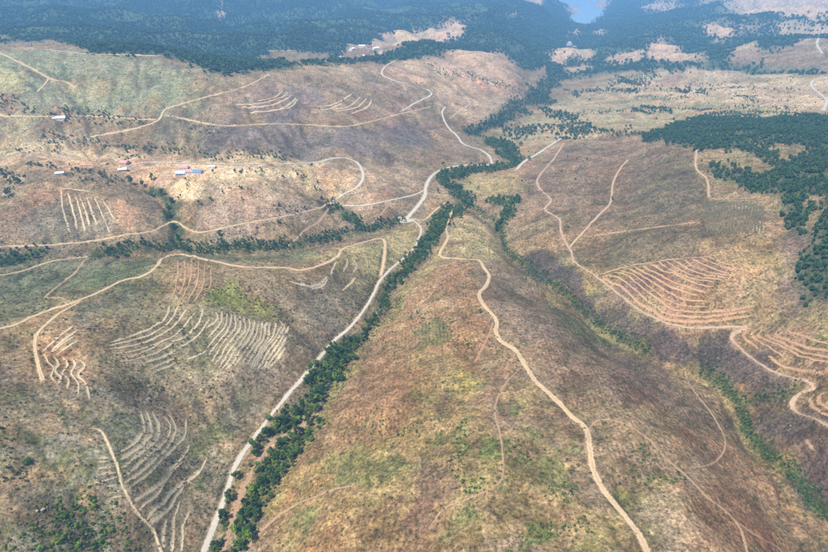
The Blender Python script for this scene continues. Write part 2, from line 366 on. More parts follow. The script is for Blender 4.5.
carve([(330, 420), (360, 428), (400, 431), (430, 433)], 3.5, 14); carve([(310, 157), (306, 135), (305, 112), (312, 96)], 9, 45); carve([(420, 160), (300, 157), (200, 154), (120, 148), (0, 138)], 10, 60); carve([(160, 140), (110, 128), (60, 124), (0, 122)], 7, 50)
carve([(480, 100), (465, 85), (445, 74), (425, 65)], 10, 45); carve([(800, 240), (790, 215), (775, 200)], 9, 40); carve([(300, 300), (330, 290), (352, 276)], 4, 18)
for pix in ([(500, 340), (470, 380), (440, 420), (400, 470), (370, 540)], [(620, 400), (660, 420), (700, 420)], [(640, 470), (690, 470), (740, 460)], [(560, 420), (520, 470), (500, 540)], [(60, 352), (90, 400), (110, 420)], [(180, 330), (230, 340), (280, 360)], [(610, 240), (640, 270), (660, 300)], [(640, 180), (620, 215), (600, 245)], [(60, 200), (70, 225), (80, 248)], [(250, 190), (240, 215), (235, 242)], [(240, 95), (245, 120), (250, 145)], [(110, 75), (130, 100), (140, 125)]): carve(pix, 3.2, 20)

# ---------------------------------------------------------------- roads and tracks, traced
ROADS = [
 # name, material, width m, label, [pixels]
 ('gravel_road', 'gravel', 4.6, 'pale gravel road running along the wooded river valley', [(196, 566), (207, 544), (226, 494), (238, 461), (261, 429), (272, 414), (317, 361), (332, 343), (347, 330), (362, 313), (373, 295), (380, 281), (390, 270), (403, 259), (414, 248), (419, 238), (421, 229), (415, 222), (405, 219)]),
 ('gravel_road', 'gravel', 6.6, 'wide pale gravel road from the turning place to the river bend', [(403, 221), (411, 214), (420, 203), (425, 195), (426, 187), (431, 177), (441, 170), (458, 166), (474, 165), (491, 165)]),
 ('dirt_road', 'gravel', 5.1, 'pale winding road climbing from the river bend to the hilltop', [(492, 164), (489, 156), (480, 150), (470, 147), (462, 143), (457, 136), (447, 126), (442, 113), (445, 107)]),
 ('dirt_track', 'dirt', 3, 'short sandy track from the turning place to the ford', [(412, 219), (424, 220), (437, 209), (446, 203), (452, 205), (455, 211)]),
 ('gravel_road', 'gravel', 5.5, 'straight pale road beyond the river under the brown hill', [(516, 170), (524, 162), (539, 153), (559, 140), (575, 133), (590, 128)]),
 ('dirt_track', 'pink', 3.0, 'winding track down the brown hill to the terraces beside the dark gully', [(564, 143), (553, 160), (538, 178), (540, 189), (551, 200), (545, 210), (559, 219), (561, 232), (566, 243), (571, 252), (575, 263), (594, 275), (621, 296), (641, 311), (671, 325), (696, 328), (731, 327), (748, 327), (735, 333), (731, 340), (741, 350), (771, 371), (791, 378), (817, 384), (798, 396), (791, 406), (797, 414), (814, 418), (828, 426), (845, 436)]),
 ('dirt_track', 'pink', 3.0, 'reddish track forking uphill across the brown hillside', [(569, 248), (574, 242), (586, 229), (599, 215), (610, 204), (612, 192), (613, 183), (620, 169), (628, 160)]),
 ('dirt_track', 'pink', 3.0, 'reddish track from the conifer wood down to the row plantation', [(697, 149), (696, 168), (707, 180), (709, 198)]),
 ('dirt_track', 'faint', 2.3, 'straight track along the top of the row plantation', [(709, 199), (735, 199), (767, 198)]),
 ('dirt_track', 'faint', 2, 'faint level path across the green brown hillside', [(585, 237), (621, 232), (660, 227), (701, 222)]),
 ('dirt_track', 'dirt', 3, 'long sandy track winding along the crest of the central ridge', [(453, 208), (449, 220), (446, 230), (448, 238), (440, 253), (444, 258), (464, 259), (479, 261), (484, 268), (489, 276), (486, 286), (479, 295), (486, 308), (496, 320), (496, 332), (501, 341), (516, 351), (526, 367), (536, 382), (551, 395), (569, 414), (586, 429), (590, 449), (594, 471), (604, 491), (621, 512), (636, 531), (648, 554), (656, 575)]),
 ('dirt_track', 'red_dirt', 1.7, 'red soil side track left of the ridge track', [(493, 323), (490, 333), (484, 345), (476, 361)]),
 ('footpath', 'faint', 1.1, 'reddish footpath branching off the ridge track downhill', [(522, 367), (512, 377), (504, 386), (497, 400), (495, 414), (501, 440), (503, 472), (496, 486), (464, 501), (444, 509), (429, 529)]),
 ('footpath', 'faint', 1.3, 'short footpath near two dark bushes on the ridge flank', [(436, 281), (434, 291), (419, 307), (413, 315)]),
 ('dirt_track', 'faint', 1.5, 'faint track crossing the right flank of the ridge to the bottom edge', [(588, 430), (600, 420), (625, 424), (648, 439), (666, 459), (686, 476), (708, 498), (728, 514), (741, 531), (748, 556)]),
 ('footpath', 'faint', 1.2, 'looping faint path near the right gully rim', [(678, 468), (706, 466), (721, 456), (725, 440), (716, 421), (708, 409), (690, 386), (685, 370)]),
 ('footpath', 'faint', 1.3, 'faint path forking toward the lower right corner', [(735, 520), (755, 535), (776, 547), (790, 560)]),
 ('dirt_road', 'dirt', 4, 'broad sandy dirt road curving over the left spur', [(-20, 334), (0, 329), (15, 325), (37, 315), (75, 302), (100, 292), (120, 282), (143, 276), (156, 267), (162, 259), (175, 255), (190, 256), (207, 260), (244, 267), (282, 268), (302, 270), (324, 264), (337, 257), (343, 249), (362, 243), (379, 239), (385, 243), (384, 260), (381, 276)]),
 ('dirt_track', 'dirt', 2.8, 'sandy track branching down from the big dirt road on the left', [(80, 302), (62, 312), (48, 323), (37, 335), (35, 348), (39, 368), (43, 381)]),
 ('dirt_track', 'faint', 2.6, 'track linking the dirt road to the grassy shoulder above it', [(68, 302), (60, 298), (46, 298), (52, 291), (65, 281), (75, 273), (85, 260)]),
 ('dirt_track', 'dirt', 2.4, 'sandy track along the grassy shoulder at the left edge', [(88, 257), (70, 259), (50, 262), (20, 272), (-10, 277)]),
 ('dirt_track', 'dirt', 3, 'dirt track crossing the farmland below the striped plot', [(-10, 247), (0, 247), (50, 245), (95, 241), (125, 235), (150, 232), (167, 224), (177, 222), (185, 228), (195, 232), (207, 232), (237, 225), (282, 217), (317, 209), (329, 203)]),
 ('dirt_road', 'gravel', 5.0, 'pale road looping round the knoll past the farm', [(332, 203), (339, 197), (357, 187), (363, 177), (359, 165), (349, 159), (334, 158), (317, 162), (287, 164), (240, 164), (207, 164), (172, 163), (140, 163), (120, 169)]),
 ('dirt_road', 'gravel', 4, 'pale connecting road between the knoll and the river road', [(330, 204), (347, 206), (367, 205), (392, 200), (414, 195), (425, 190)]),
 ('dirt_track', 'faint', 3, 'track dropping from the knoll junction into the green gully', [(329, 208), (319, 222), (307, 229), (292, 243), (284, 250)]),
 ('footpath', 'faint', 2.3, 'faint path below the connecting road', [(391, 198), (388, 206), (382, 213), (372, 224)]),
 ('dirt_track', 'dirt', 4, 'track climbing the grey hill from the white shed to the hill crest', [(90, 137), (120, 132), (145, 126), (158, 121), (162, 114), (166, 109), (185, 103), (207, 97), (239, 89), (259, 80), (269, 74)]),
 ('dirt_track', 'dirt', 3.3, 'level track along the hedge on the grey hill', [(157, 120), (135, 119), (100, 117), (72, 116), (30, 117), (-10, 115)]),
 ('dirt_track', 'dirt', 4, 'sandy track along the foot of the terraced grey hill', [(165, 115), (185, 119), (207, 124), (232, 126), (269, 124), (307, 125), (342, 127), (369, 122), (397, 115), (414, 111), (430, 107)]),
 ('dirt_track', 'gravel', 5.5, 'pale track zigzagging down the tan hilltop', [(397, 60), (386, 66), (382, 74), (392, 80), (414, 86), (429, 91), (431, 95), (424, 99), (414, 104), (402, 111)]),
 ('footpath', 'dirt', 3, 'faint straight path beside the zigzag road', [(474, 101), (464, 109), (449, 119)]),
 ('dirt_track', 'dirt', 6.2, 'forked pale track on the far upper left slope', [(-10, 49), (0, 53), (25, 65), (42, 74), (50, 79), (65, 82), (76, 88)]),
 ('dirt_track', 'dirt', 4, 'short arm of the forked track on the upper left slope', [(49, 80), (43, 86), (38, 92)]),
 ('dirt_track', 'dirt', 7, 'pale track along the upper left crest below the forest', [(18, 48), (50, 50), (85, 54), (125, 55), (161, 56)]),
 ('dirt_track', 'gravel', 7, 'short pale lane into the distant hamlet', [(336, 61), (341, 55), (342, 50)]),
 ('dirt_track', 'dirt', 7, 'pale lane above the distant field left of the hamlet', [(257, 54), (272, 51), (297, 51)]),
 ('dirt_road', 'gravel', 8.6, 'white road bend at the right edge below the dark forest', [(824, 30), (819, 38), (817, 45), (822, 54)]),
 ('dirt_road', 'gravel', 7, 'white road bend on the tan hill at the right edge', [(840, 77), (828, 78), (813, 81), (812, 87), (821, 95), (827, 101), (823, 111)]),
 ('dirt_track', 'faint', 2, 'curved sandy track in the bottom foreground beside the river trees', [(246, 556), (254, 539), (269, 524), (289, 509), (317, 496), (337, 489), (354, 486)]),
 ('footpath', 'bench', 1.7, 'path cutting down through the terraced plot at lower left', [(88, 428), (101, 431), (112, 453), (119, 471), (122, 486), (137, 513), (152, 529), (161, 551), (164, 560)]),
 ('dirt_track', 'faint', 3.3, 'bare pinkish riverbed track winding among the river trees', [(309, 412), (300, 428), (284, 436), (269, 446), (257, 463), (246, 484), (236, 510), (227, 540), (222, 560)]),
 ('dirt_track', 'faint', 2.6, 'track between conifer woods at the right edge', [(812, 199), (828, 197), (850, 196)]),
 ('footpath', 'faint', 2, 'short footpath in the lower right scrub', [(806, 441), (815, 451)]),
]
road_w = []
for name, mat, width, label, pix in ROADS:
    w = ground_at(spline(pix, 6))
    d = np.hypot(*np.diff(w, axis=0).T); keep = np.r_[True, d > 0.05]; w = w[keep]
    w = spline(resample(w, max(4.0, 0.008 * w[:, 1].mean())), 3)
    step = max(1.5, 0.0035 * w[:, 1].mean()); road_w.append(resample(w, step))

# cut the roads into the slopes and remember the distance to them
RD = np.full((NR, NC), 99.0); RZ = np.zeros((NR, NC)); RWD = np.ones((NR, NC))
for (name, mat, width, label, pix), w in zip(ROADS, road_w):
    zc = hz(w[:, 0], w[:, 1])
    if len(zc) > 9: zc = np.convolve(np.pad(zc, 4, 'edge'), np.ones(9) / 9, 'valid')
    reach = width * 1.5 + 1
    for (x, y), z in zip(w, zc):
        i, j = grid_ij(np.array(x), np.array(y)); i = int(i); j = int(j)
        dy = max(YS[min(i + 1, NR - 1)] - YS[i], .2); ax = 2 * halfw(y) / NC
        a, b = int(reach / dy) + 1, int(reach / ax) + 1
        sl = (slice(max(i - a, 0), i + a + 2), slice(max(j - b, 0), j + b + 2))
        q = np.hypot(GX[sl] - x, GY[sl] - y) / width; m = q < RD[sl]
        RD[sl] = np.where(m, q, RD[sl]); RZ[sl] = np.where(m, z, RZ[sl]); RWD[sl] = np.where(m, width, RWD[sl])
cut = (1 - sm(0.55, 1.35, RD)) * (GY < 2600)
Z = Z * (1 - cut) + RZ * cut

# ---------------------------------------------------------------- ground cover: masks of what grows where
wx = fbm(GX, GY, 34, 4, 41, .6) * 8 * (1 + GY / 500); wy = fbm(GX, GY, 34, 4, 43, .6) * 9 * (1 + GY / 500)
WXX, WYY = GX + wx, GY + wy
WI = np.interp(WYY, YS, np.arange(NR)); WJ = (WXX / halfw(np.maximum(WYY, 60)) + 1) / 2 * (NC - 1)
def blur(A, k):
    if k < 1: return A
    for ax in (0, 1):
        for _ in range(2):
            p = np.pad(A, [(k + 1, k) if a == ax else (0, 0) for a in (0, 1)], 'edge'); c = np.cumsum(p, axis=ax)
            n = A.shape[ax]; s1 = [slice(None)] * 2; s0 = [slice(None)] * 2
            s1[ax] = slice(2 * k + 1, 2 * k + 1 + n); s0[ax] = slice(0, n); A = (c[tuple(s1)] - c[tuple(s0)]) / (2 * k + 1)
    return A
def poly(pix, soft=6, warp=True):
    w = ground_at(pix); pi, pj = grid_ij(w[:, 0], w[:, 1])
    I, J = (WI, WJ) if warp else np.meshgrid(np.arange(NR, dtype=float), np.arange(NC, dtype=float), indexing='ij')
    pad = 60
    a0, a1 = max(int(pi.min()) - pad, 0), min(int(pi.max()) + pad, NR); b0, b1 = max(int(pj.min()) - pad, 0), min(int(pj.max()) + pad, NC)
    I = I[a0:a1, b0:b1]; J = J[a0:a1, b0:b1]; ins = np.zeros(I.shape, bool); n = len(pi)
    for k in range(n):
        i0, j0, i1, j1 = pi[k], pj[k], pi[(k + 1) % n], pj[(k + 1) % n]
        if i0 == i1: continue
        ins ^= ((i0 > I) != (i1 > I)) & (J < (j1 - j0) * (I - i0) / (i1 - i0) + j0)
    out = np.zeros((NR, NC)); out[a0:a1, b0:b1] = blur(ins.astype(float), soft); return out
def strip(pix, width, soft=2):
    w = resample(ground_at(spline(pix, 6)), 4.0); out = np.full((NR, NC), 99.0)
    for x, y in w:
        i, j = grid_ij(np.array(x), np.array(y)); i = int(i); j = int(j); rr = width * 2
        a, b = int(rr / max(YS[min(i + 1, NR - 1)] - YS[i], .2)) + 1, int(rr / (2 * halfw(y) / NC)) + 1
        sl = (slice(max(i - a, 0), i + a + 2), slice(max(j - b, 0), j + b + 2))
        out[sl] = np.minimum(out[sl], np.hypot(GX[sl] + (WXX[sl] - GX[sl]) * min(1, width / 14) - x, GY[sl] + (WYY[sl] - GY[sl]) * min(1, width / 14) - y) / width)
    return blur(1 - sm(0.7, 1.2, out), soft)

n1 = fbm(GX, GY, 60, 4, 51) * .5 + .5; n2 = fbm(GX, GY, 18, 4, 53) * .5 + .5; n3 = fbm(GX, GY, 260, 4, 57) * .5 + .5
A = np.empty((NR, NC, 3)); A[:] = lin(148, 126, 98)
nzA = fbm(GX, GY, 18, 4, 63, .6) * .5 + .5; nzB = fbm(GX, GY, 55, 5, 64, .62) * .5 + .5; nzC = fbm(GX, GY, 220, 5, 65, .62) * .5 + .5
f1_, f2_ = sm(500, 1000, GY), sm(1500, 3000, GY)
NZ = (nzA * (1 - f1_) + nzB * f1_) * (1 - f2_) + nzC * f2_
NZ = (NZ - NZ.mean()) / NZ.std()
def ragged(mask, amp=.17): return sm(.22, .78, mask + NZ * amp * (mask > .004)) * (mask > .004)
def paint(mask, col, k=1.0, nz=None):
    m = mask * k
    if nz is not None: m = m * nz
    A[:] = A * (1 - m[..., None]) + lin(*col) * m[..., None]
lo = sm(.35, .65, n1); lo2 = sm(.4, .62, n2); lo3 = sm(.35, .65, n3)
one = np.ones((NR, NC))
paint(one, (158, 132, 104), .6, lo); paint(one, (128, 112, 94), .5, 1 - lo3); paint(one, (142, 132, 96), .5, lo2 * lo3)
exec_patches = [
 # (colour, strength, softness, pixels)
 ((116, 118, 92), .8, 5, [(-40, 270), (80, 260), (162, 262), (150, 275), (75, 302), (-40, 335)]),
 ((104, 112, 78), .7, 4, [(90, 270), (150, 258), (205, 252), (320, 250), (330, 258), (250, 262), (170, 256), (140, 276), (95, 286)]),
 ((114, 112, 98), .85, 8, [(40, 322), (78, 305), (140, 280), (168, 288), (166, 310), (115, 335), (80, 332), (48, 345)]),
 ((140, 122, 102), .8, 10, [(-40, 375), (120, 380), (280, 370), (330, 342), (272, 414), (205, 560), (-40, 600)]),
 ((136, 124, 109), .75, 6, [(285, 300), (330, 285), (362, 292), (345, 325), (300, 328)]),
 ((132, 122, 108), .7, 6, [(205, 385), (255, 352), (292, 368), (268, 412), (212, 412)]),
 ((124, 114, 100), .7, 6, [(30, 430), (95, 440), (100, 500), (60, 510), (20, 480)]),
 ((142, 146, 72), .75, 3, [(205, 296), (228, 288), (265, 300), (292, 316), (262, 318), (232, 308), (205, 306)]),
 ((140, 138, 78), .6, 3, [(130, 385), (152, 388), (165, 397), (205, 405), (242, 408), (200, 414), (140, 400)]),
 ((122, 126, 74), .6, 4, [(0, 420), (25, 405), (40, 385), (30, 410), (10, 440)]),
 ((176, 146, 116), .7, 6, [(45, 425), (70, 410), (100, 428), (90, 440), (60, 440), (35, 455)]),
 ((176, 140, 112), .6, 4, [(165, 262), (200, 262), (215, 275), (195, 300), (175, 300), (170, 280)]),
 ((148, 118, 88), .9, 8, [(300, 440), (350, 360), (400, 292), (430, 270), (470, 260), (490, 330), (474, 400), (470, 560), (240, 570)]),
 ((158, 138, 92), .5, 8, [(388, 340), (450, 352), (480, 372), (472, 440), (462, 500), (400, 480), (395, 430), (412, 380)]),
 ((156, 131, 92), .8, 10, [(300, 470), (420, 430), (560, 470), (645, 570), (240, 570)]),
 ((150, 138, 88), .7, 3, [(455, 226), (430, 256), (395, 297), (350, 362), (320, 407), (300, 442), (252, 535), (262, 535), (312, 450), (340, 392), (402, 305), (445, 245)]),
 ((142, 116, 97), .8, 3, [(410, 462), (430, 448), (455, 450), (458, 500), (430, 530), (405, 540)]),
 ((118, 128, 74), .75, 4, [(460, 442), (482, 445), (500, 444), (500, 470), (470, 496), (458, 490)]),
 ((112, 124, 72), .7, 3, [(504, 445), (525, 445), (530, 470), (506, 476)]),
 ((112, 124, 72), .6, 4, [(440, 500), (480, 495), (510, 485), (500, 500), (460, 520), (445, 540)]),
 ((112, 122, 72), .65, 3, [(550, 488), (575, 485), (578, 498), (556, 502)]),
 ((112, 122, 70), .65, 3, [(510, 550), (550, 530), (585, 522), (560, 540), (525, 556)]),
 ((108, 116, 72), .6, 4, [(400, 345), (425, 318), (448, 325), (450, 350), (420, 348)]),
 ((152, 146, 78), .6, 3, [(452, 368), (466, 372), (470, 405), (466, 445), (458, 445), (460, 405)]),
 ((176, 152, 116), .5, 8, [(400, 285), (440, 290), (470, 320), (440, 322), (410, 318)]),
 ((176, 158, 116), .75, 5, [(455, 222), (490, 222), (505, 245), (500, 262), (460, 258), (446, 245)]),
 ((134, 114, 100), .8, 8, [(495, 260), (540, 282), (620, 342), (672, 358), (730, 402), (690, 385), (640, 405), (565, 392), (510, 335), (492, 300)]),
 ((112, 114, 82), .5, 3, [(540, 298), (585, 320), (640, 349), (664, 356), (610, 348), (565, 327)]),
 ((164, 148, 104), .5, 2, [(520, 275), (570, 303), (628, 341), (655, 352), (630, 347), (580, 318), (535, 292)]),
 ((150, 128, 98), .6, 8, [(560, 400), (640, 400), (690, 430), (680, 470), (620, 450), (590, 430)]),
 ((156, 122, 94), .7, 8, [(650, 480), (720, 490), (790, 560), (690, 570), (680, 510)]),
 ((152, 112, 90), .5, 6, [(660, 440), (700, 430), (720, 450), (690, 462)]),
 ((152, 146, 80), .6, 4, [(608, 468), (640, 478), (685, 476), (655, 490), (622, 502)]),
 ((176, 158, 132), .5, 8, [(630, 495), (680, 490), (700, 540), (660, 560)]),
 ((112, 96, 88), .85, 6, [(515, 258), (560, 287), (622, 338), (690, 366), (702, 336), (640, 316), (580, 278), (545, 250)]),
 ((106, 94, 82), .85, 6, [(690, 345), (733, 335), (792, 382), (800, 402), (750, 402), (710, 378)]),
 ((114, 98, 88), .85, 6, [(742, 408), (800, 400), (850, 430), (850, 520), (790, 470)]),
 ((158, 122, 102), .75, 8, [(520, 168), (562, 148), (620, 160), (662, 155), (690, 162), (690, 182), (640, 202), (565, 215), (530, 200)]),
 ((124, 114, 92), .8, 8, [(622, 175), (690, 160), (702, 200), (702, 256), (600, 266), (598, 242), (640, 225)]),
 ((126, 115, 92), .8, 5, [(703, 203), (755, 202), (768, 215), (765, 234), (706, 236)]),
 ((164, 140, 106), .7, 5, [(712, 240), (765, 236), (778, 262), (765, 285), (730, 265)]),
 ((168, 132, 102), .75, 5, [(635, 292), (690, 272), (745, 275), (770, 292), (745, 312), (680, 314)]),
 ((140, 112, 96), .7, 5, [(600, 276), (660, 263), (715, 260), (735, 272), (690, 278), (640, 292)]),
 ((128, 112, 102), .85, 5, [(775, 242), (798, 216), (816, 240), (840, 250), (840, 312), (758, 322), (780, 292)]),
 ((142, 120, 102), .7, 5, [(745, 327), (840, 316), (840, 382), (790, 376)]),
 ((150, 142, 96), .7, 4, [(780, 318), (840, 308), (840, 340), (800, 336)]),
 ((188, 164, 136), .85, 6, [(-40, 148), (100, 148), (200, 160), (322, 158), (358, 166), (360, 188), (322, 205), (282, 196), (200, 187), (120, 172), (60, 166), (-40, 166)]),
 ((184, 144, 116), .75, 4, [(12, 202), (42, 184), (72, 190), (112, 200), (152, 216), (122, 226), (62, 206), (28, 216)]),
 ((166, 146, 130), .8, 6, [(188, 200), (262, 190), (322, 202), (302, 222), (252, 241), (190, 241)]),
 ((142, 130, 112), .8, 5, [(22, 214), (60, 194), (110, 196), (122, 236), (62, 241), (20, 242)]),
 ((212, 188, 152), .9, 1, [(176, 203), (190, 180), (213, 178), (206, 190), (191, 203)]),
 ((196, 172, 144), .8, 1, [(172, 198), (180, 182), (190, 178), (192, 184), (184, 192)]),
 ((170, 146, 122), .8, 6, [(330, 150), (420, 165), (420, 192), (362, 226), (332, 206)]),
 ((186, 160, 122), .8, 3, [(432, 190), (448, 192), (444, 203), (430, 216), (416, 214), (424, 200)]),
 ((170, 154, 110), .8, 5, [(465, 172), (515, 172), (515, 198), (480, 205), (466, 195)]),
 ((168, 154, 112), .8, 5, [(300, 262), (345, 250), (400, 226), (416, 226), (412, 252), (385, 272), (358, 292)]),
 ((130, 118, 102), .85, 6, [(-40, 118), (90, 138), (200, 155), (330, 159), (422, 150), (440, 130), (362, 130), (210, 126), (160, 118)]),
 ((138, 140, 114), .85, 6, [(-40, 52), (50, 49), (162, 56), (202, 76), (262, 80), (160, 110), (60, 113), (-40, 113)]),
 ((166, 160, 122), .7, 6, [(45, 75), (112, 84), (142, 100), (92, 108), (58, 95)]),
 ((168, 164, 120), .7, 5, [(-30, 62), (30, 70), (32, 95), (-30, 100)]),
 ((156, 133, 111), .85, 6, [(205, 102), (270, 75), (340, 67), (388, 68), (432, 95), (414, 112), (342, 126), (230, 123)]),
 ((188, 160, 134), .9, 5, [(388, 62), (450, 52), (496, 50), (522, 80), (512, 102), (472, 128), (442, 106), (430, 90), (395, 80)]),
 ((182, 158, 132), .7, 4, [(290, 70), (340, 66), (385, 68), (380, 80), (330, 76)]),
 ((170, 154, 122), .9, 6, [(500, 130), (540, 112), (600, 82), (660, 68), (840, 72), (840, 116), (700, 118), (640, 128), (570, 140), (520, 150)]),
 ((196, 172, 142), .8, 5, [(630, 82), (690, 66), (760, 70), (840, 78), (840, 108), (700, 104), (640, 95)]),
 ((152, 120, 104), .7, 2, [(650, 85), (668, 76), (688, 78), (676, 86)]),
]
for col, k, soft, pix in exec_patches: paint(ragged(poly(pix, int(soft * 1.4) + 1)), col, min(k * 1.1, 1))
for col, k, soft, pix in [
 ((204, 180, 148), .8, 3, [(-30, 147), (110, 150), (205, 160), (330, 160), (330, 168), (200, 172), (110, 162), (-30, 158)]), ((206, 184, 152), .7, 3, [(210, 168), (290, 168), (310, 178), (260, 186), (215, 182)]),
 ((186, 150, 122), .8, 3, [(40, 158), (110, 160), (112, 166), (60, 170), (38, 166)]), ((200, 176, 146), .7, 3, [(110, 168), (150, 166), (178, 172), (170, 190), (150, 176), (120, 178)]),
 ((118, 98, 92), .75, 3, [(602, 277), (640, 267), (712, 259), (740, 272), (700, 276), (650, 284), (640, 300), (690, 318), (750, 313), (750, 322), (690, 326), (640, 308)]),
 ((126, 112, 108), .8, 4, [(205, 126), (340, 130), (420, 118), (440, 135), (420, 150), (330, 157), (205, 152)]), ((128, 118, 116), .8, 4, [(225, 108), (262, 96), (300, 90), (330, 95), (312, 118), (232, 121)]),
 ((128, 128, 100), .6, 3, [(95, 420), (140, 414), (180, 418), (150, 455), (112, 455)]), ((136, 128, 104), .7, 3, [(165, 306), (210, 308), (285, 322), (270, 350), (225, 368), (160, 370), (110, 345), (140, 330)]),
 ((190, 146, 118), .6, 3, [(45, 330), (75, 325), (88, 360), (90, 398), (60, 395), (42, 370)])]: paint(ragged(poly(pix, soft * 2)), col, k)
for col, k, pix in [((150, 138, 112), .7, [(60, 330), (160, 300), (290, 318), (320, 340), (240, 372), (110, 372), (50, 350)]), ((160, 142, 122), .6, [(100, 380), (290, 350), (325, 345), (275, 410), (120, 400)]), ((154, 140, 118), .6, [(-40, 400), (90, 400), (200, 420), (240, 450), (205, 560), (100, 500), (-40, 520)]),
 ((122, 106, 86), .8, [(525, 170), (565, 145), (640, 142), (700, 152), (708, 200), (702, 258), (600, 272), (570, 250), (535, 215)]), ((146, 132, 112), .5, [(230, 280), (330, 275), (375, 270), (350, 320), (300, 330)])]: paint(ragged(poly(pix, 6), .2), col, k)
for col, k, soft, pix in [
 ((208, 186, 152), 1, 1, [(176, 203), (190, 181), (200, 178), (213, 178), (206, 190), (191, 203)]), ((204, 178, 148), .9, 1, [(170, 199), (176, 188), (186, 179), (192, 180), (190, 188), (178, 198)]),
 ((214, 190, 158), .8, 1, [(5, 152), (60, 150), (118, 155), (120, 158), (50, 158), (8, 156)]), ((196, 160, 132), .8, 1, [(42, 160), (112, 160), (118, 166), (70, 168), (45, 166)]), ((212, 188, 156), .8, 1, [(205, 157), (260, 156), (300, 160), (330, 160), (330, 165), (205, 164)]),
 ((216, 190, 158), .8, 1, [(212, 170), (258, 170), (266, 176), (232, 182), (214, 178)]), ((190, 164, 138), .7, 2, [(230, 186), (280, 180), (310, 186), (300, 206), (240, 214), (215, 206)]), ((196, 168, 136), .8, 1, [(344, 170), (356, 176), (350, 186), (330, 192), (322, 182)])]: paint(poly(pix, soft), col, k)
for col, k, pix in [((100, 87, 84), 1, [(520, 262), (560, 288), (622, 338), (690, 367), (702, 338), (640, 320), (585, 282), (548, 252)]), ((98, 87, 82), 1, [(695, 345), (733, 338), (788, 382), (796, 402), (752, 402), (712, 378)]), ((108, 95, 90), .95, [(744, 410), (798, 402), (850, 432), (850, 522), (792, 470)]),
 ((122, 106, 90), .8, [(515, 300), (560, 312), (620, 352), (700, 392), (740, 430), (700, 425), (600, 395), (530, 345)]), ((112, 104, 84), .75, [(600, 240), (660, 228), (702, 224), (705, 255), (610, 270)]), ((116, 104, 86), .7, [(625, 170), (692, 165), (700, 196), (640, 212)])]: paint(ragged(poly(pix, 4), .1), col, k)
for col, k, pix in [((162, 146, 102), .6, [(522, 277), (570, 304), (628, 342), (654, 351), (628, 347), (578, 318), (538, 293)]), ((108, 112, 76), .6, [(545, 303), (585, 324), (640, 351), (650, 356), (610, 350), (565, 330)]), ((164, 150, 108), .6, [(690, 372), (712, 384), (728, 400), (742, 432), (758, 455), (778, 470), (770, 472), (748, 455), (732, 428), (716, 396)]), ((160, 148, 104), .6, [(790, 482), (812, 505), (832, 528), (822, 530), (800, 506)])]: paint(ragged(poly(pix, 1), .1), col, k)
# olive and green growth over the near spur
gz = poly([(300, 440), (400, 420), (470, 350), (600, 440), (660, 560), (240, 570)], 12); paint(gz * sm(.54, .64, fbm(GX, GY, 26, 4, 401, .6) * .5 + .5), (116, 120, 74), .7); paint(gz * sm(.55, .66, fbm(GX, GY, 18, 4, 403, .6) * .5 + .5), (140, 112, 88), .7); paint(gz * sm(.55, .66, fbm(GX, GY, 22, 4, 405, .6) * .5 + .5), (174, 150, 106), .6)
gz2 = poly([(0, 380), (120, 385), (270, 400), (205, 560), (-40, 600)], 12); paint(gz2 * sm(.54, .64, fbm(GX, GY, 24, 4, 411, .6) * .5 + .5), (116, 118, 76), .75); paint(gz2 * sm(.55, .66, fbm(GX, GY, 20, 4, 413, .6) * .5 + .5), (176, 146, 118), .7); paint(gz2 * sm(.56, .66, fbm(GX, GY, 16, 4, 415, .6) * .5 + .5), (158, 150, 138), .6)
# woods: floor colour and tree masks
FOREST = {}
FOREST['mountain'] = np.clip(poly([(-60, 44), (20, 41), (60, 40), (82, 46), (90, 53), (160, 54), (182, 60), (210, 72), (232, 70), (262, 68), (310, 64), (345, 62), (400, 60), (440, 52), (500, 50), (516, 62), (530, 74), (545, 64), (555, 50), (572, 34), (575, 20), (560, 4), (560, -14), (-60, -20)], 3), 0, 1)
for pix in ([(327, 60), (345, 46), (385, 34), (414, 32), (470, 25), (462, 34), (422, 41), (395, 54), (352, 60)],
            [(255, 56), (275, 51), (330, 53), (338, 60), (300, 65), (262, 62)], [(-30, 32), (12, 36), (14, 40), (-30, 40)],
            [(66, 5), (76, 4), (76, 8), (67, 9)], [(214, 2), (226, 0), (224, 4), (216, 5)], [(215, 13), (229, 11), (226, 15), (216, 16)],
            [(511, 15), (524, 17), (525, 20), (513, 17)], [(441, 17), (452, 16), (452, 19), (442, 19)], [(524, 0), (548, -4), (544, 3), (526, 5)]):
    FOREST['mountain'] *= 1 - poly(pix, 1)
FOREST['hills'] = np.clip(poly([(545, 66), (556, 52), (576, 36), (590, 24), (604, 14), (612, 0), (620, -12), (960, -12), (960, 74), (700, 66), (640, 70), (600, 74), (560, 78)], 3), 0, 1)
for pix in ([(696, 28), (716, 23), (756, 27), (731, 38), (724, 43), (708, 39)], [(640, 54), (653, 40), (668, 40), (679, 49), (712, 57), (708, 63), (665, 63)],
            [(722, 62), (733, 48), (756, 44), (766, 52), (796, 42), (811, 37), (850, 42), (850, 76), (760, 68)],
            [(712, 16), (741, 12), (728, 5), (690, 4), (720, -4), (850, -10), (850, 20), (784, 17)], [(536, 62), (548, 48), (570, 45), (600, 57), (580, 62)],
            [(592, 34), (600, 26), (606, 27), (602, 40)], [(620, 8), (650, 3), (690, 6), (660, 13)], [(740, 21), (790, 22), (850, 26), (850, 33), (770, 29)], [(606, 56), (640, 50), (650, 60), (615, 66)], [(560, 66), (590, 64), (588, 72), (562, 74)]):
    FOREST['hills'] *= 1 - poly(pix, 2)
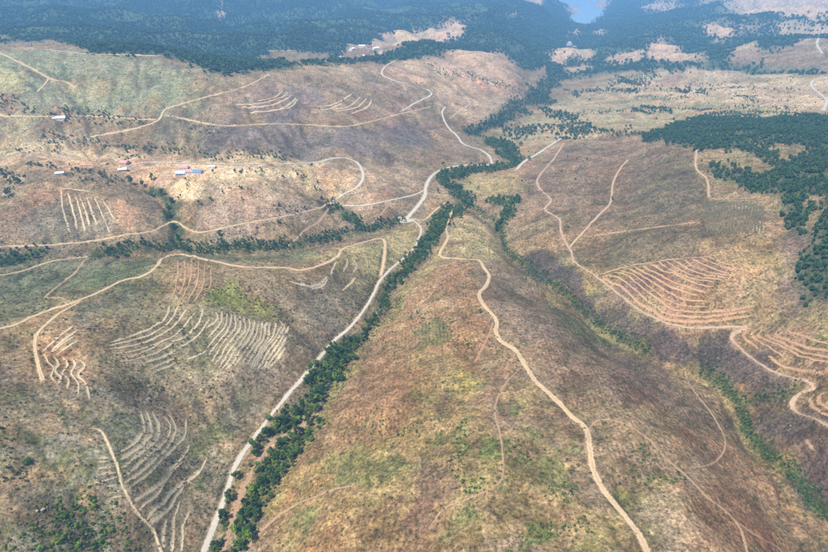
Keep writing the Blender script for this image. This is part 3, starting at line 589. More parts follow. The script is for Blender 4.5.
conifer = np.clip(poly([(640, 138), (655, 132), (676, 124), (704, 116), (746, 116), (790, 118), (1000, 116), (1000, 262), (828, 262), (806, 236), (786, 226), (775, 206), (770, 196), (750, 190), (735, 180), (712, 172), (704, 164), (712, 162), (738, 172), (760, 176), (776, 170), (770, 158), (740, 152), (700, 149), (670, 146), (640, 140)], 2), 0, 1)
for pix in ([(712, 160), (740, 158), (770, 164), (772, 172), (752, 174), (728, 168)], [(752, 146), (790, 142), (802, 148), (794, 162), (780, 160), (766, 152)], [(794, 196), (815, 200), (822, 230), (806, 232)]):
    conifer *= 1 - poly(pix, 2)
FOREST['conifer'] = np.clip(conifer + poly([(786, 262), (828, 240), (850, 240), (850, 300), (806, 302), (790, 285)], 3), 0, 1)
for k, c, s in (('mountain', (62, 84, 58), 1.0), ('hills', (64, 86, 58), 1.0), ('conifer', (62, 80, 56), .85)): paint(FOREST[k], c, s)
hole = ((1 - FOREST['mountain']) * (1 - FOREST['hills'])) * sm(2300, 2700, GY)
paint(hole, (208, 180, 152), .85); paint((FOREST['mountain'] + FOREST['hills']).clip(0, 1) * sm(.5, .68, fbm(GX, GY, 420, 5, 281) * .5 + .5), (86, 104, 66), .6)
# damp green gully floors
RIVER = [(205, 560), (228, 502), (240, 472), (263, 436), (276, 419), (302, 391), (319, 367), (336, 347), (354, 332), (374, 312), (383, 286), (395, 271), (407, 258), (424, 240), (428, 224), (440, 212), (450, 206), (456, 211), (446, 226), (436, 242), (420, 262), (402, 277), (390, 292), (376, 314), (364, 332), (352, 352), (337, 377), (322, 397), (309, 416), (312, 430), (292, 456), (277, 482), (264, 508), (246, 540), (238, 560)]
river = poly(RIVER, 2); paint(river, (96, 106, 62), .8)
GULLIES = {
 'right_gully': ([(466, 203), (480, 212), (497, 224), (502, 234), (508, 254), (530, 268), (554, 286), (571, 299), (589, 314), (604, 327), (622, 338), (648, 350)], 2.6),
 'lower_gully': ([(704, 371), (716, 380), (727, 392), (738, 404), (748, 434), (761, 451), (783, 469), (801, 482), (816, 502), (832, 520)], 3.0),
 'side_gully': ([(740, 404), (750, 401), (781, 396), (801, 388)], 2.2),
 'knoll_gully': ([(400, 221), (380, 227), (366, 231), (347, 236), (319, 241), (297, 246), (280, 246), (237, 246), (207, 249), (187, 247), (147, 249), (100, 253)], 6.5),
 'left_gully': ([(40, 254), (25, 258), (0, 260), (-20, 261)], 13),
 'farm_gully': ([(152, 190), (163, 194), (170, 206), (172, 218), (176, 232), (179, 243)], 10),
 'knoll_dip': ([(330, 206), (336, 208), (347, 215), (354, 220), (362, 224)], 7),
 'upper_bend': ([(492, 146), (500, 142), (508, 150), (512, 164), (500, 168), (480, 169), (464, 171), (447, 175), (443, 181), (454, 192), (462, 200)], 17),
 'inner_bend': ([(488, 203), (500, 203), (516, 202), (506, 212), (503, 224)], 9),
 'far_river': ([(474, 133), (480, 128), (496, 123), (514, 108), (536, 97), (545, 88), (560, 70), (575, 58)], 22),
}
GM = {k: strip(p, w, 1) for k, (p, w) in GULLIES.items()}
fr = random.Random(5)
for k in range(46):
    fx_, fy_ = fr.uniform(585, 830), fr.uniform(70, 114); w_, h_ = fr.uniform(10, 34), fr.uniform(2, 6); sk = fr.uniform(-6, 6); cc = fr.choice([(206, 178, 148), (168, 138, 116), (188, 164, 124), (150, 134, 98), (196, 160, 134), (160, 126, 112)])
    paint(poly([(fx_ - w_ / 2, fy_), (fx_ + w_ / 2, fy_ + sk * .2), (fx_ + w_ / 2 + sk, fy_ + h_), (fx_ - w_ / 2 + sk, fy_ + h_ * .9)], 1), cc, fr.uniform(.4, .75))
for k in range(30):
    fx_, fy_ = fr.uniform(-5, 330), fr.uniform(148, 200); w_, h_ = fr.uniform(14, 40), fr.uniform(3, 8); sk = fr.uniform(-10, 10); cc = fr.choice([(206, 180, 150), (172, 142, 118), (190, 166, 130), (152, 136, 104), (196, 158, 130), (178, 158, 130)])
    paint(ragged(poly([(fx_ - w_ / 2, fy_), (fx_ + w_ / 2, fy_ + sk * .2), (fx_ + w_ / 2 + sk, fy_ + h_), (fx_ - w_ / 2 + sk, fy_ + h_ * .9)], 1), .08), cc, fr.uniform(.3, .6))
for k, m in GM.items(): paint(m, (74, 92, 50), .9)
bed = strip([(309, 412), (300, 428), (284, 436), (269, 446), (257, 463), (246, 484), (236, 510), (227, 540), (222, 560)], 4.5, 1); paint(bed, (182, 150, 126), .85)
# tread and dust along the roads
dust = (1 - sm(0.45, 1.0 + 0.5 * n2, RD)); paint(dust, (176, 152, 122), .45)

# plant cover species in small patches: olive scrub, mauve heath, straw, bare soil
open_ = (1 - FOREST['mountain']) * (1 - FOREST['hills']) * (1 - .8 * FOREST['conifer']) * sm(.4, .9, RD)
def cover(wave, seed, lo_, hi_, f):
    n = fbm(GX, GY, wave, 4 if wave < 50 else 5, seed, .6) * .5 + .5; return sm(lo_, hi_, n) * open_[...] * f
mulc = lambda m, c: A.__imul__(1 - m[..., None] * (1 - np.array(c)))
mulc(cover(26, 201, .54, .66, .8), (.66, .70, .62)); mulc(cover(44, 211, .54, .66, .8), (.80, .73, .70)); mulc(cover(34, 221, .55, .68, .7), (1.1, 1.07, .98)); mulc(cover(60, 231, .56, .70, .6), (1.16, 1.02, .93))
mulc(cover(170, 261, .5, .66, .6), (.84, .90, .78)); mulc(cover(140, 271, .52, .66, .6), (1.12, .98, .94))
A = np.clip(A, 0.01, 0.9); A = A * 1.0
LEFT = poly([(-40, 262), (380, 262), (360, 310), (270, 420), (205, 570), (-40, 600)], 12, False)
nearw = 1 - sm(1500, 2400, GY)
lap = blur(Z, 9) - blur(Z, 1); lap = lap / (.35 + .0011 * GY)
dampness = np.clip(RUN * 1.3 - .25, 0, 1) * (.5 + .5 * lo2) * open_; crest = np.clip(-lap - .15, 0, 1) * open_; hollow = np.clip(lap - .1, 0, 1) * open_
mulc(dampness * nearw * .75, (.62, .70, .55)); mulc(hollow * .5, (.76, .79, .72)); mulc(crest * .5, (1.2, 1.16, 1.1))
gy_ = A.mean(-1, keepdims=True); A = np.clip((gy_ + (A - gy_) * .95) * np.array([1.0, .985, .96]) * (1 - LEFT[..., None] * np.array([.03, 0, .03])), .01, .9)
# ripped planting furrows on the open slopes
FUR = np.clip(poly([(330, 560), (360, 400), (400, 310), (480, 270), (480, 380), (470, 560)], 10) * .7 + poly([(500, 300), (620, 345), (740, 410), (820, 540), (660, 560), (590, 430), (520, 340)], 10) + poly([(600, 170), (700, 160), (770, 200), (770, 300), (620, 260)], 10) * .6, 0, 1) * sm(.3, .6, n3 * .5 + n1 * .5)

def ground_object():
    me = bpy.data.meshes.new('ground'); n = NR * NC
    me.vertices.add(n); me.vertices.foreach_set('co', np.stack([GX, GY, Z], -1).astype(np.float32).ravel())
    i = np.arange(NR - 1)[:, None] * NC + np.arange(NC - 1)[None]
    q = np.stack([i, i + 1, i + NC + 1, i + NC], -1).reshape(-1, 4).astype(np.int32)
    me.loops.add(q.size); me.polygons.add(len(q)); me.loops.foreach_set('vertex_index', q.ravel())
    me.polygons.foreach_set('loop_start', np.arange(0, q.size, 4, dtype=np.int32))
    me.update(calc_edges=True); me.polygons.foreach_set('use_smooth', np.ones(len(q), bool))
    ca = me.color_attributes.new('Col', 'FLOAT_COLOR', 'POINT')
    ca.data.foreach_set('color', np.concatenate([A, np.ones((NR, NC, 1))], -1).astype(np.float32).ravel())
    fa = me.attributes.new('furrow', 'FLOAT', 'POINT'); fa.data.foreach_set('value', FUR.astype(np.float32).ravel())
    me.materials.append(M['ground'])
    return tag(link(bpy.data.objects.new('ground', me)), 'dry brown and green hills and valleys seen from above', 'ground', kind='structure')
ground_object()

# reservoir
def reservoir():
    m, nt, b = new_mat('water', 0.3); b.inputs['Base Color'].default_value = (.26, .38, .46, 1); b.inputs['Specular IOR Level'].default_value = .5
    bp = nd(nt, 'ShaderNodeBump', Strength=.25, Distance=.4); nt.links.new(noise_node(nt, .08, 4, .6), bp.inputs['Height']); nt.links.new(bp.outputs[0], b.inputs['Normal'])
    c = ground_at([(578, 24)])[0]; x0, x1 = c[0] - 500, c[0] + 1500; y0, y1 = c[1] - 900, 13500
    o = mesh_obj('reservoir', [(x0, y0, WATER_Z), (x1, y0, WATER_Z), (x1, y1, WATER_Z), (x0, y1, WATER_Z)], [(0, 1, 2, 3)], m)
    tag(o, 'pale blue reservoir water between the far wooded hills', 'reservoir', kind='structure')
reservoir()

# ---------------------------------------------------------------- road surfaces
def ribbon(name, w, width, mat, lift, profile, jit=.12, seed=0, parent=None, gain=0.0):
    t = np.gradient(w, axis=0); t /= np.maximum(np.hypot(t[:, 0], t[:, 1]), 1e-6)[:, None]; nrm = np.c_[-t[:, 1], t[:, 0]]
    k = len(profile); n = len(w); s = np.arange(n) * 1.0
    gr = 1 + gain * s / n; wl_ = gr * (1 + jit * (fbm(s, s * 0 + seed * 7.1, 4, 4, 71, .7) + .8 * fbm(s, s * 0 + seed * 2.3, 24, 2, 73))); wr_ = gr * (1 + jit * (fbm(s, s * 0 + seed * 3.3, 4, 4, 72, .7) + .8 * fbm(s, s * 0 + seed * 1.7, 24, 2, 74)))
    V = np.zeros((n, k, 3))
    for a, (o, h) in enumerate(profile):
        off = o * width * np.where(o < 0, wl_, wr_)
        x = w[:, 0] + nrm[:, 0] * off; y = w[:, 1] + nrm[:, 1] * off
        V[:, a] = np.c_[x, y, hz(x, y) + h + lift]
    F = [(i * k + a, i * k + a + 1, (i + 1) * k + a + 1, (i + 1) * k + a) for i in range(n - 1) for a in range(k - 1)]
    ob = mesh_obj(name, V.reshape(-1, 3), F, M[mat], parent, True)
    fa = ob.data.attributes.new('across', 'FLOAT', 'POINT'); ee = np.clip(1 - np.minimum(s, n - 1 - s) / max(4, n * .1), 0, 1) ** 2 * (.75 if 'terrace' in name or 'path' in name or mat == 'faint' else 0)
    ee = ee + np.clip(fbm(s, s * 0 + seed * 5.7, 13, 3, 77) * 1.6 - .45, 0, .5) * (.3 if mat == 'bench_red' else 1 if 'terrace' in name or mat == 'faint' else .3)
    sg = np.array([2 * o for o, h in profile]); fa.data.foreach_set('value', (np.abs(sg)[None] + ee[:, None]).astype(np.float32).ravel())
    return ob
PROF = [(-.85, -.02), (-.6, .03), (-.45, .03), (-.28, -.03), (-.1, .05), (.1, .05), (.28, -.03), (.45, .03), (.6, .03), (.85, -.02)]
for q, ((name, mat, width, label, pix), w) in enumerate(zip(ROADS, road_w)):
    faint = 'faint' in label or name == 'footpath'
    o = ribbon(name, w, width, mat, .10 + .0004 * w[:, 1].mean(), PROF, .7 if faint else .4, q, None, .6 if 'crest of the central' in label else (-.35 if 'wooded river' in label else 0))
    tag(o, label, 'road' if 'road' in name else ('path' if name == 'footpath' else 'track'), kind='structure')
# turning place at the road junction
def turning_place():
    c = ground_at([(405, 220)])[0]; n = 20; V = [(c[0], c[1], float(hz(*c)) + .42)]
    for k in range(n):
        a = k / n * 2 * math.pi; r = 8.5 * (1 + .2 * math.sin(3 * a + 1)); x, y = c[0] + r * math.cos(a) * 1.4, c[1] + r * math.sin(a)
        V.append((x, y, float(hz(x, y)) + .36))
    tag(mesh_obj('turning_place', V, [(0, 1 + k, 1 + (k + 1) % n) for k in range(n)], M['gravel'], None, True), 'bare white gravel turning place at the road junction by the river', 'turning place', kind='structure')
turning_place()

# ---------------------------------------------------------------- planting terraces
def tl(tx, ty, rows): return [[(tx + x / 4, ty + y / 4) for x, y in r] for r in rows]
def mids(tx, ty, rows):
    """rows and the one planted half way between each two"""
    out = []
    for k, r in enumerate(rows):
        out.append(r)
        if k + 1 < len(rows):
            p, q = spline(r, 6), spline(rows[k + 1], 6); t = np.linspace(0, 1, 6); m = []
            for u in t:
                a, b = p[int(u * (len(p) - 1))], q[int(u * (len(q) - 1))]; m.append(tuple((a + b) / 2))
            out.append(m)
    return tl(tx, ty, out)
PLOTS = [
 ('bench', 2.3, 'fan of curved planting terraces crossed by a path at lower left', tl(0, 414, [
   [(563, -10), (575, 60), (540, 120), (470, 160)], [(450, 172), (390, 178)], [(588, -10), (605, 70), (570, 130), (480, 185)], [(452, 187), (390, 192)],
   [(608, -10), (635, 50), (620, 110), (550, 170), (485, 215)], [(458, 210), (390, 220)], [(645, 0), (680, 50), (660, 110), (580, 180), (495, 250)], [(465, 235), (385, 243)],
   [(670, 0), (700, 40), (690, 100), (640, 165), (500, 280)], [(470, 252), (405, 268)], [(745, 20), (740, 80), (690, 145), (600, 230), (510, 305)], [(478, 283), (425, 290)],
   [(757, 120), (740, 160), (670, 250), (610, 300), (540, 350)], [(485, 303), (435, 315)], [(728, 195), (660, 270), (620, 330), (560, 385)], [(492, 325), (440, 338)],
   [(826, 175), (790, 240), (720, 290), (650, 355), (585, 420)], [(740, 290), (700, 345), (650, 400), (600, 445)], [(720, 350), (695, 430), (690, 552)], [(760, 390), (735, 450), (722, 552)], [(665, 420), (652, 500), (655, 540)]])),
 ('bench', 1.9, 'small plot of zigzag planting rows below the left track', tl(0, 276, [
   [(175, 310), (190, 340), (215, 370), (205, 400), (225, 425)], [(215, 320), (235, 350), (220, 380), (245, 405), (235, 435)], [(250, 325), (272, 355), (250, 390), (275, 415), (270, 455)],
   [(290, 330), (305, 355), (285, 390), (312, 425), (312, 475)], [(322, 335), (342, 360), (318, 395), (345, 435), (355, 495)],
   [(295, 198), (240, 240), (190, 285), (165, 305)], [(312, 215), (262, 252), (205, 298)], [(300, 238), (255, 270), (200, 308)], [(315, 255), (272, 285), (225, 318)]])),
 ('bench_grey', 2.0, 'broad sweep of wavy planting terraces on the left hillside', tl(0, 276, [
   [(680, 118), (660, 170), (610, 205), (540, 235), (440, 265)], [(712, 122), (680, 180), (620, 225), (540, 255), (438, 278)], [(750, 128), (700, 195), (640, 240), (560, 272), (440, 293)], [(782, 145), (725, 215), (680, 248), (600, 282), (520, 304), (445, 308)],
   [(665, 255), (590, 298), (520, 322), (455, 322)], [(692, 268), (625, 308), (540, 334), (480, 342)], [(700, 298), (650, 324), (580, 346), (520, 352)], [(700, 330), (650, 350), (590, 378)], [(695, 355), (650, 370), (605, 392)],
   [(812, 130), (792, 190), (745, 240), (690, 262)], [(838, 175), (790, 240), (750, 268), (715, 285)], [(830, 300), (790, 318), (745, 332)]])
   + mids(207, 276, [[(30, 135), (42, 170), (5, 205)], [(80, 148), (72, 200), (30, 250), (0, 290)], [(112, 155), (112, 210), (70, 260), (40, 310), (18, 342)], [(150, 165), (150, 220), (110, 272), (72, 330), (48, 368)],
   [(190, 175), (182, 230), (140, 288), (102, 350), (72, 378)], [(220, 185), (215, 240), (180, 292), (148, 345)], [(252, 185), (242, 250), (210, 302), (172, 372)], [(292, 178), (300, 200), (262, 260), (222, 312), (188, 378)], [(330, 200), (290, 270), (252, 322), (218, 374)], [(312, 288), (282, 330), (240, 374)]])),
 ('bench_red', 1.6, 'narrow reddish planting rows below the dirt road bend', [
   [(178, 260), (177, 280), (171, 300)], [(185, 259), (184, 282), (176, 301)], [(192, 260), (190, 280), (181, 302)], [(199, 262), (197, 284), (187, 302)], [(205, 265), (203, 286), (193, 303)], [(211, 268), (210, 286), (201, 300)]]),
 ('bench_red', 1.75, 'large fan of curved terraces on the brown hill at right', [
   [(602, 277), (612, 283), (621, 287), (636, 300), (653, 312), (671, 320), (696, 321.5), (721, 320.5), (753, 315)], [(607, 275), (621, 279), (636, 291), (653, 305), (671, 315), (696, 317), (721, 315.5), (753, 310)],
   [(613, 272.5), (628, 276), (646, 291), (663, 303), (676, 311), (703, 312), (731, 310), (753, 306.5)], [(620, 270.5), (636, 276), (653, 290), (668, 301), (683, 306), (708, 307)], [(627, 268.5), (643, 276), (661, 288), (676, 297), (693, 301), (706, 301.5)],
   [(634, 267), (651, 276), (668, 286), (683, 292), (698, 296)], [(642, 265.5), (659, 275), (676, 284), (693, 289), (706, 293)], [(650, 264), (667, 273), (675, 274), (689, 281), (706, 286), (714, 286.5)], [(658, 262.5), (674, 272), (690, 278), (714, 282.5)],
   [(666, 261.5), (680, 270), (697, 277), (722, 280)], [(674, 260.5), (690, 270), (706, 275.5), (726, 278)], [(682, 259.5), (697, 268), (714, 273.5), (730, 276)], [(691, 258.5), (706, 266), (722, 272), (736, 274.5)], [(700, 258), (715, 264), (730, 270), (743, 273)], [(707, 257), (720, 262), (735, 268), (746, 271.5)],
   [(599, 275), (612, 271), (626, 267), (643, 264), (660, 261.5), (680, 259), (711, 256.5)]]),
 ('bench_red', 1.75, 'terraces above the hairpin track at the right edge', tl(621, 276, [
   [(512, 212), (490, 242), (550, 292)], [(550, 210), (520, 240), (590, 285), (660, 330)], [(580, 210), (545, 240), (612, 268), (690, 305), (760, 335), (840, 350)], [(610, 207), (585, 236), (640, 265), (720, 302), (840, 332)],
   [(655, 204), (620, 236), (690, 266), (760, 288), (840, 304)], [(692, 200), (668, 222), (740, 248), (840, 274)], [(590, 320), (650, 362), (720, 376), (840, 390)], [(645, 362), (620, 388)]])),
 ('bench_red', 1.75, 'small arcs of terraces at the lower right edge below the bend', tl(621, 276, [
   [(840, 462), (800, 475), (792, 492), (810, 520), (845, 545)], [(775, 475), (758, 495), (772, 525), (805, 552), (840, 565)], [(840, 500), (822, 505), (840, 525)]])),
 ('bench', 2.3, 'striped plot of straight planting rows on the left farmland', tl(0, 138, [
   [(245, 205), (250, 280), (280, 378)], [(272, 220), (290, 290), (308, 365)], [(300, 225), (325, 310), (342, 372)], [(318, 232), (347, 310), (358, 358)], [(346, 235), (376, 320), (392, 348)], [(376, 238), (410, 310), (440, 378)], [(412, 250), (462, 332)], [(250, 203), (300, 207), (365, 216)]])),
 ('bench', 3.4, 'distant curved terraces on the left half of the grey hill', tl(207, 0, [
   [(110, 420), (220, 413), (300, 388), (325, 368)], [(140, 431), (250, 424), (320, 395), (342, 378)], [(170, 450), (285, 440), (345, 405), (358, 388)], [(250, 442), (330, 430), (366, 396)], [(200, 405), (270, 390), (305, 362)]])),
 ('bench', 3.2, 'distant curved terraces on the right half of the grey hill', tl(207, 0, [
   [(410, 425), (500, 420), (580, 378)], [(490, 440), (565, 428), (615, 388)], [(515, 447), (600, 430), (640, 394)], [(575, 456), (640, 430), (658, 400)], [(430, 440), (480, 438), (540, 415)]])),
 ('bench_grey', 1.9, 'few curved terrace lines inside the dirt road bend', tl(207, 138, [
   [(495, 552), (505, 520), (520, 495)], [(545, 535), (562, 500), (556, 480)], [(585, 540), (600, 510), (575, 480)], [(640, 520), (640, 490), (620, 470)]]) + tl(207, 276, [[(330, 22), (410, 42), (450, 30), (482, 2)], [(415, 55), (455, 40), (490, 8)], [(540, 60), (570, 30), (595, 5)]])),
 ('row_green', 1.5, 'green plantation of closely spaced rows below the conifer wood', [[(704.5 + 3.3 * k, 202), (706 + 3.1 * k, 218), (707.5 + 2.95 * k, 235 - .12 * k)] for k in range(19)]),
]
TP = [(-.95, .06), (-.6, .22), (-.4, -.02), (0, -.04), (.35, .14), (.6, .1), (.95, 0)]
for q, (mat, width, label, rows) in enumerate(PLOTS):
    ws = []
    for r in rows:
        w = ground_at(spline(r, 6)); d = np.hypot(*np.diff(w, axis=0).T); w = w[np.r_[True, d > .05]]
        w = w + np.c_[fbm(w[:, 0], w[:, 1], 9, 2, 81), fbm(w[:, 0], w[:, 1], 9, 2, 83)] * .9
        ws.append(resample(w, max(1.6, .003 * w[:, 1].mean())))
    c = np.vstack(ws).mean(0); root = empty('terraced_plot', (0, 0, 0)); tag(root, label, 'terraces')
    root.location = (c[0], c[1], float(hz(*c)))
    for a, w in enumerate(ws):
        o = ribbon('terrace', w, width * (.75 + .5 * random.random()), mat, .08 + .0003 * w[:, 1].mean(), TP, .6, q * 40 + a, root)
        o.matrix_parent_inverse.translation = -Vector(root.location)

# ---------------------------------------------------------------- plants
def leaf_cloud(lumps, n, size, seed, flat=1.0):
    """crown: small bent leaf sprays spread over the lumps' volume"""
    r = np.random.default_rng(seed); V = []; F = []
    wts = np.array([l[3] ** 2 for l in lumps]); wts = wts / wts.sum()
    for k in r.choice(len(lumps), n, p=wts):
        cx_, cy_, cz_, rad = lumps[k]; d = r.normal(size=3); d /= np.linalg.norm(d); rr = rad * (.62 + .42 * r.random())
        p = np.array([cx_, cy_, cz_]) + d * rr * np.array([1, 1, flat])
        nrm = d + r.normal(size=3) * .55; nrm /= np.linalg.norm(nrm)
        u = np.cross(nrm, r.normal(size=3)); u /= np.linalg.norm(u); v = np.cross(nrm, u); s = size * (.6 + .8 * r.random()); i = len(V)
        V += [p - u * s, p - v * s * .6 - nrm * s * .25, p + u * s, p + v * s * .6 - nrm * s * .25]; F.append((i, i + 1, i + 2, i + 3))
    return V, F

def tube(path, radii, sides=6):
    V = []; F = []
    for k, (p, rd) in enumerate(zip(path, radii)):
        for a in range(sides):
            t = a / sides * 2 * math.pi; V.append((p[0] + rd * math.cos(t), p[1] + rd * math.sin(t), p[2]))
        if k:
            for a in range(sides):
                F.append(((k - 1) * sides + a, (k - 1) * sides + (a + 1) % sides, k * sides + (a + 1) % sides, k * sides + a))
    return V, F

def mk_mesh(name, V, F, mat):
    m = bpy.data.meshes.new(name); m.from_pydata([tuple(map(float, v)) for v in V], [], F); m.update(); m.materials.append(mat); return m

def broadleaf(seed, h=7.0, wid=2.7, n=420, mat='leaf', tall=1.0):
    r = random.Random(seed); lumps = []
    for k in range(11):
        a = r.random() * 6.28; q = r.random() ** .5 * wid * .78; z = h * (.32 + .55 * r.random())
        lumps.append((math.cos(a) * q, math.sin(a) * q, z, wid * (.24 + .26 * r.random()) * (1.15 - .35 * (z / h - .4))))
    lumps.append((0, 0, h * .62, wid * .62)); lumps.append((r.uniform(-.3, .3), r.uniform(-.3, .3), h * .86, wid * .36))
    V, F = leaf_cloud(lumps, n, .42, seed, tall); crown = mk_mesh('crown', V, F, M[mat])
    TV, TF = tube([(0, 0, -.4), (.05, 0, h * .2), (.12, .06, h * .45), (.1, .1, h * .78)], [.24, .18, .12, .04])
    for k in range(5):
        x, y, z, _ = lumps[k]; o = len(TV); b, f = tube([(.08, .03, h * (.25 + .05 * k)), (x * .5, y * .5, z * .75), (x, y, z)], [.09, .06, .02], 4)
        TV += b; TF += [tuple(i + o for i in g) for g in f]
    return mk_mesh('trunk', TV, TF, M['bark']), crown

def conifer_mesh(seed, h=9.0, wid=2.3, n=300, mat='needle'):
    r = np.random.default_rng(seed); V = []; F = []
    for k in range(n):
        t = r.random() ** .8; z = h * (.12 + .88 * t); rad = wid * (1 - t) ** .8 * (.55 + .5 * r.random()); a = r.random() * 6.283
        d = np.array([math.cos(a), math.sin(a), -.25 + .2 * r.random()]); u = np.array([-math.sin(a), math.cos(a), .1 * r.normal()])
        p = np.array([0, 0, z]) + d * rad; s = .5 * (.6 + .7 * r.random()); i = len(V)
        V += [p - d * s * 1.3 + np.array([0, 0, .15]), p - u * s * .7, p + d * s, p + u * s * .7]; F.append((i, i + 1, i + 2, i + 3))
    return mk_mesh('crown', V, F, M[mat]), mk_mesh('trunk', *tube([(0, 0, -.4), (0, 0, h * .5), (0, 0, h * .95)], [.2, .13, .03]), M['bark'])

def bush_mesh(seed, mat, h=1.1, wid=1.0, n=34, size=.34):
    r = random.Random(seed); lumps = [(r.uniform(-.45, .45) * wid, r.uniform(-.45, .45) * wid, h * (.2 + .35 * r.random()), wid * (.4 + .2 * r.random())) for k in range(5)]
    V, F = leaf_cloud(lumps, n, size, seed, .75); return mk_mesh('crown', V, F, M[mat])

TREE = {k: [broadleaf(s * 13 + i * 101, 7.0 + (s % 3) * .6, 2.5 + (s % 2) * .35, 420, k) for s in range(4)] for i, k in enumerate(('leaf', 'leaf_dark', 'leaf_fresh'))}
CONE = [conifer_mesh(900 + s, 9 + s, 2.2 + .15 * s)[::-1] for s in range(3)]

def place_tree(name, x, y, kind, scale, label, group, var=None, cat='tree'):
    tr, cr = (CONE if kind == 'cone' else TREE[kind])[random.randrange(3) if var is None else var]
    t = empty(name, (x, y, float(hz(x, y))), random.random() * 6.28); t.scale = (scale * random.uniform(.8, 1.2), scale * random.uniform(.8, 1.2), scale * random.uniform(.8, 1.2))
    tag(t, label, cat, group)
    link(bpy.data.objects.new('trunk', tr), t); link(bpy.data.objects.new('crown', cr), t); return t

cell = np.zeros((NR, NC)); cell[:-1, :-1] = (np.diff(YS)[:, None] * (np.diff(GX, axis=1)[:-1])); 
def scatter(mask, density, seed):
    """points per square metre over a ground-cover mask"""
    r = np.random.default_rng(seed); lam = np.clip(mask * density * cell, 0, 60); k = r.poisson(lam)
    I, J = np.nonzero(k); c = k[I, J]; I = np.repeat(I, c) + r.random(c.sum()); J = np.repeat(J, c) + r.random(c.sum())
    y = np.interp(I, np.arange(NR), YS); x = (J / (NC - 1) * 2 - 1) * halfw(y); return x, y
def thin(x, y, gap):
    cells = {}; keep = []
    for i in range(len(x)):
        a, b = int(x[i] // gap), int(y[i] // gap)
        if all(math.hypot(x[j] - x[i], y[j] - y[i]) >= gap for da in (-1, 0, 1) for db in (-1, 0, 1) for j in cells.get((a + da, b + db), ())):
            cells.setdefault((a, b), []).append(i); keep.append(i)
    return x[keep], y[keep]

def instancer(name, x, y, meshes, smin, smax, label, cat, seed, zoff=0.0, sizes=None):
    """uncountable cover: one object, points carrying a plant each"""
    r = np.random.default_rng(seed); n = len(x); z = hz(x, y) + zoff
    me = bpy.data.meshes.new(name); me.vertices.add(n); me.vertices.foreach_set('co', np.c_[x, y, z].astype(np.float32).ravel())
    at = me.attributes.new('size', 'FLOAT', 'POINT'); at.data.foreach_set('value', ((smin + (smax - smin) * r.random(n) ** 1.5) * (1 if sizes is None else sizes)).astype(np.float32))
    at = me.attributes.new('turn', 'FLOAT', 'POINT'); at.data.foreach_set('value', (r.random(n) * 6.283).astype(np.float32))
    me.update(); o = link(bpy.data.objects.new(name, me))
    col = bpy.data.collections.new(name + '_kinds')
    for k, m in enumerate(meshes): col.objects.link(bpy.data.objects.new('plant', m))
    ng = bpy.data.node_groups.new(name, 'GeometryNodeTree')
    ng.interface.new_socket('Geometry', in_out='INPUT', socket_type='NodeSocketGeometry'); ng.interface.new_socket('Geometry', in_out='OUTPUT', socket_type='NodeSocketGeometry')
    N = ng.nodes; L = ng.links; gi = N.new('NodeGroupInput'); go = N.new('NodeGroupOutput')
    ci = N.new('GeometryNodeCollectionInfo'); ci.inputs['Collection'].default_value = col; ci.inputs['Separate Children'].default_value = True
    ip = N.new('GeometryNodeInstanceOnPoints'); ip.inputs['Pick Instance'].default_value = True
    s = N.new('GeometryNodeInputNamedAttribute'); s.data_type = 'FLOAT'; s.inputs['Name'].default_value = 'size'
    t = N.new('GeometryNodeInputNamedAttribute'); t.data_type = 'FLOAT'; t.inputs['Name'].default_value = 'turn'
    cv_ = N.new('ShaderNodeCombineXYZ'); L.new(t.outputs['Attribute'], cv_.inputs['Z'])
    L.new(gi.outputs[0], ip.inputs['Points']); L.new(ci.outputs[0], ip.inputs['Instance']); L.new(s.outputs['Attribute'], ip.inputs['Scale']); L.new(cv_.outputs[0], ip.inputs['Rotation'])
    L.new(ip.outputs[0], go.inputs[0])
    md = o.modifiers.new('cover', 'NODES'); md.node_group = ng
    return tag(o, label, cat, kind='stuff')

def join_tree(tr, cr):
    bm = bmesh.new(); bm.from_mesh(tr); k = len(bm.faces); bm.from_mesh(cr); bm.faces.ensure_lookup_table()
    for i in range(k, len(bm.faces)): bm.faces[i].material_index = 1
    m = bpy.data.meshes.new('tree'); bm.to_mesh(m); bm.free(); m.materials.append(tr.materials[0]); m.materials.append(cr.materials[0]); return m

clear_road = sm(.45, .75, RD)
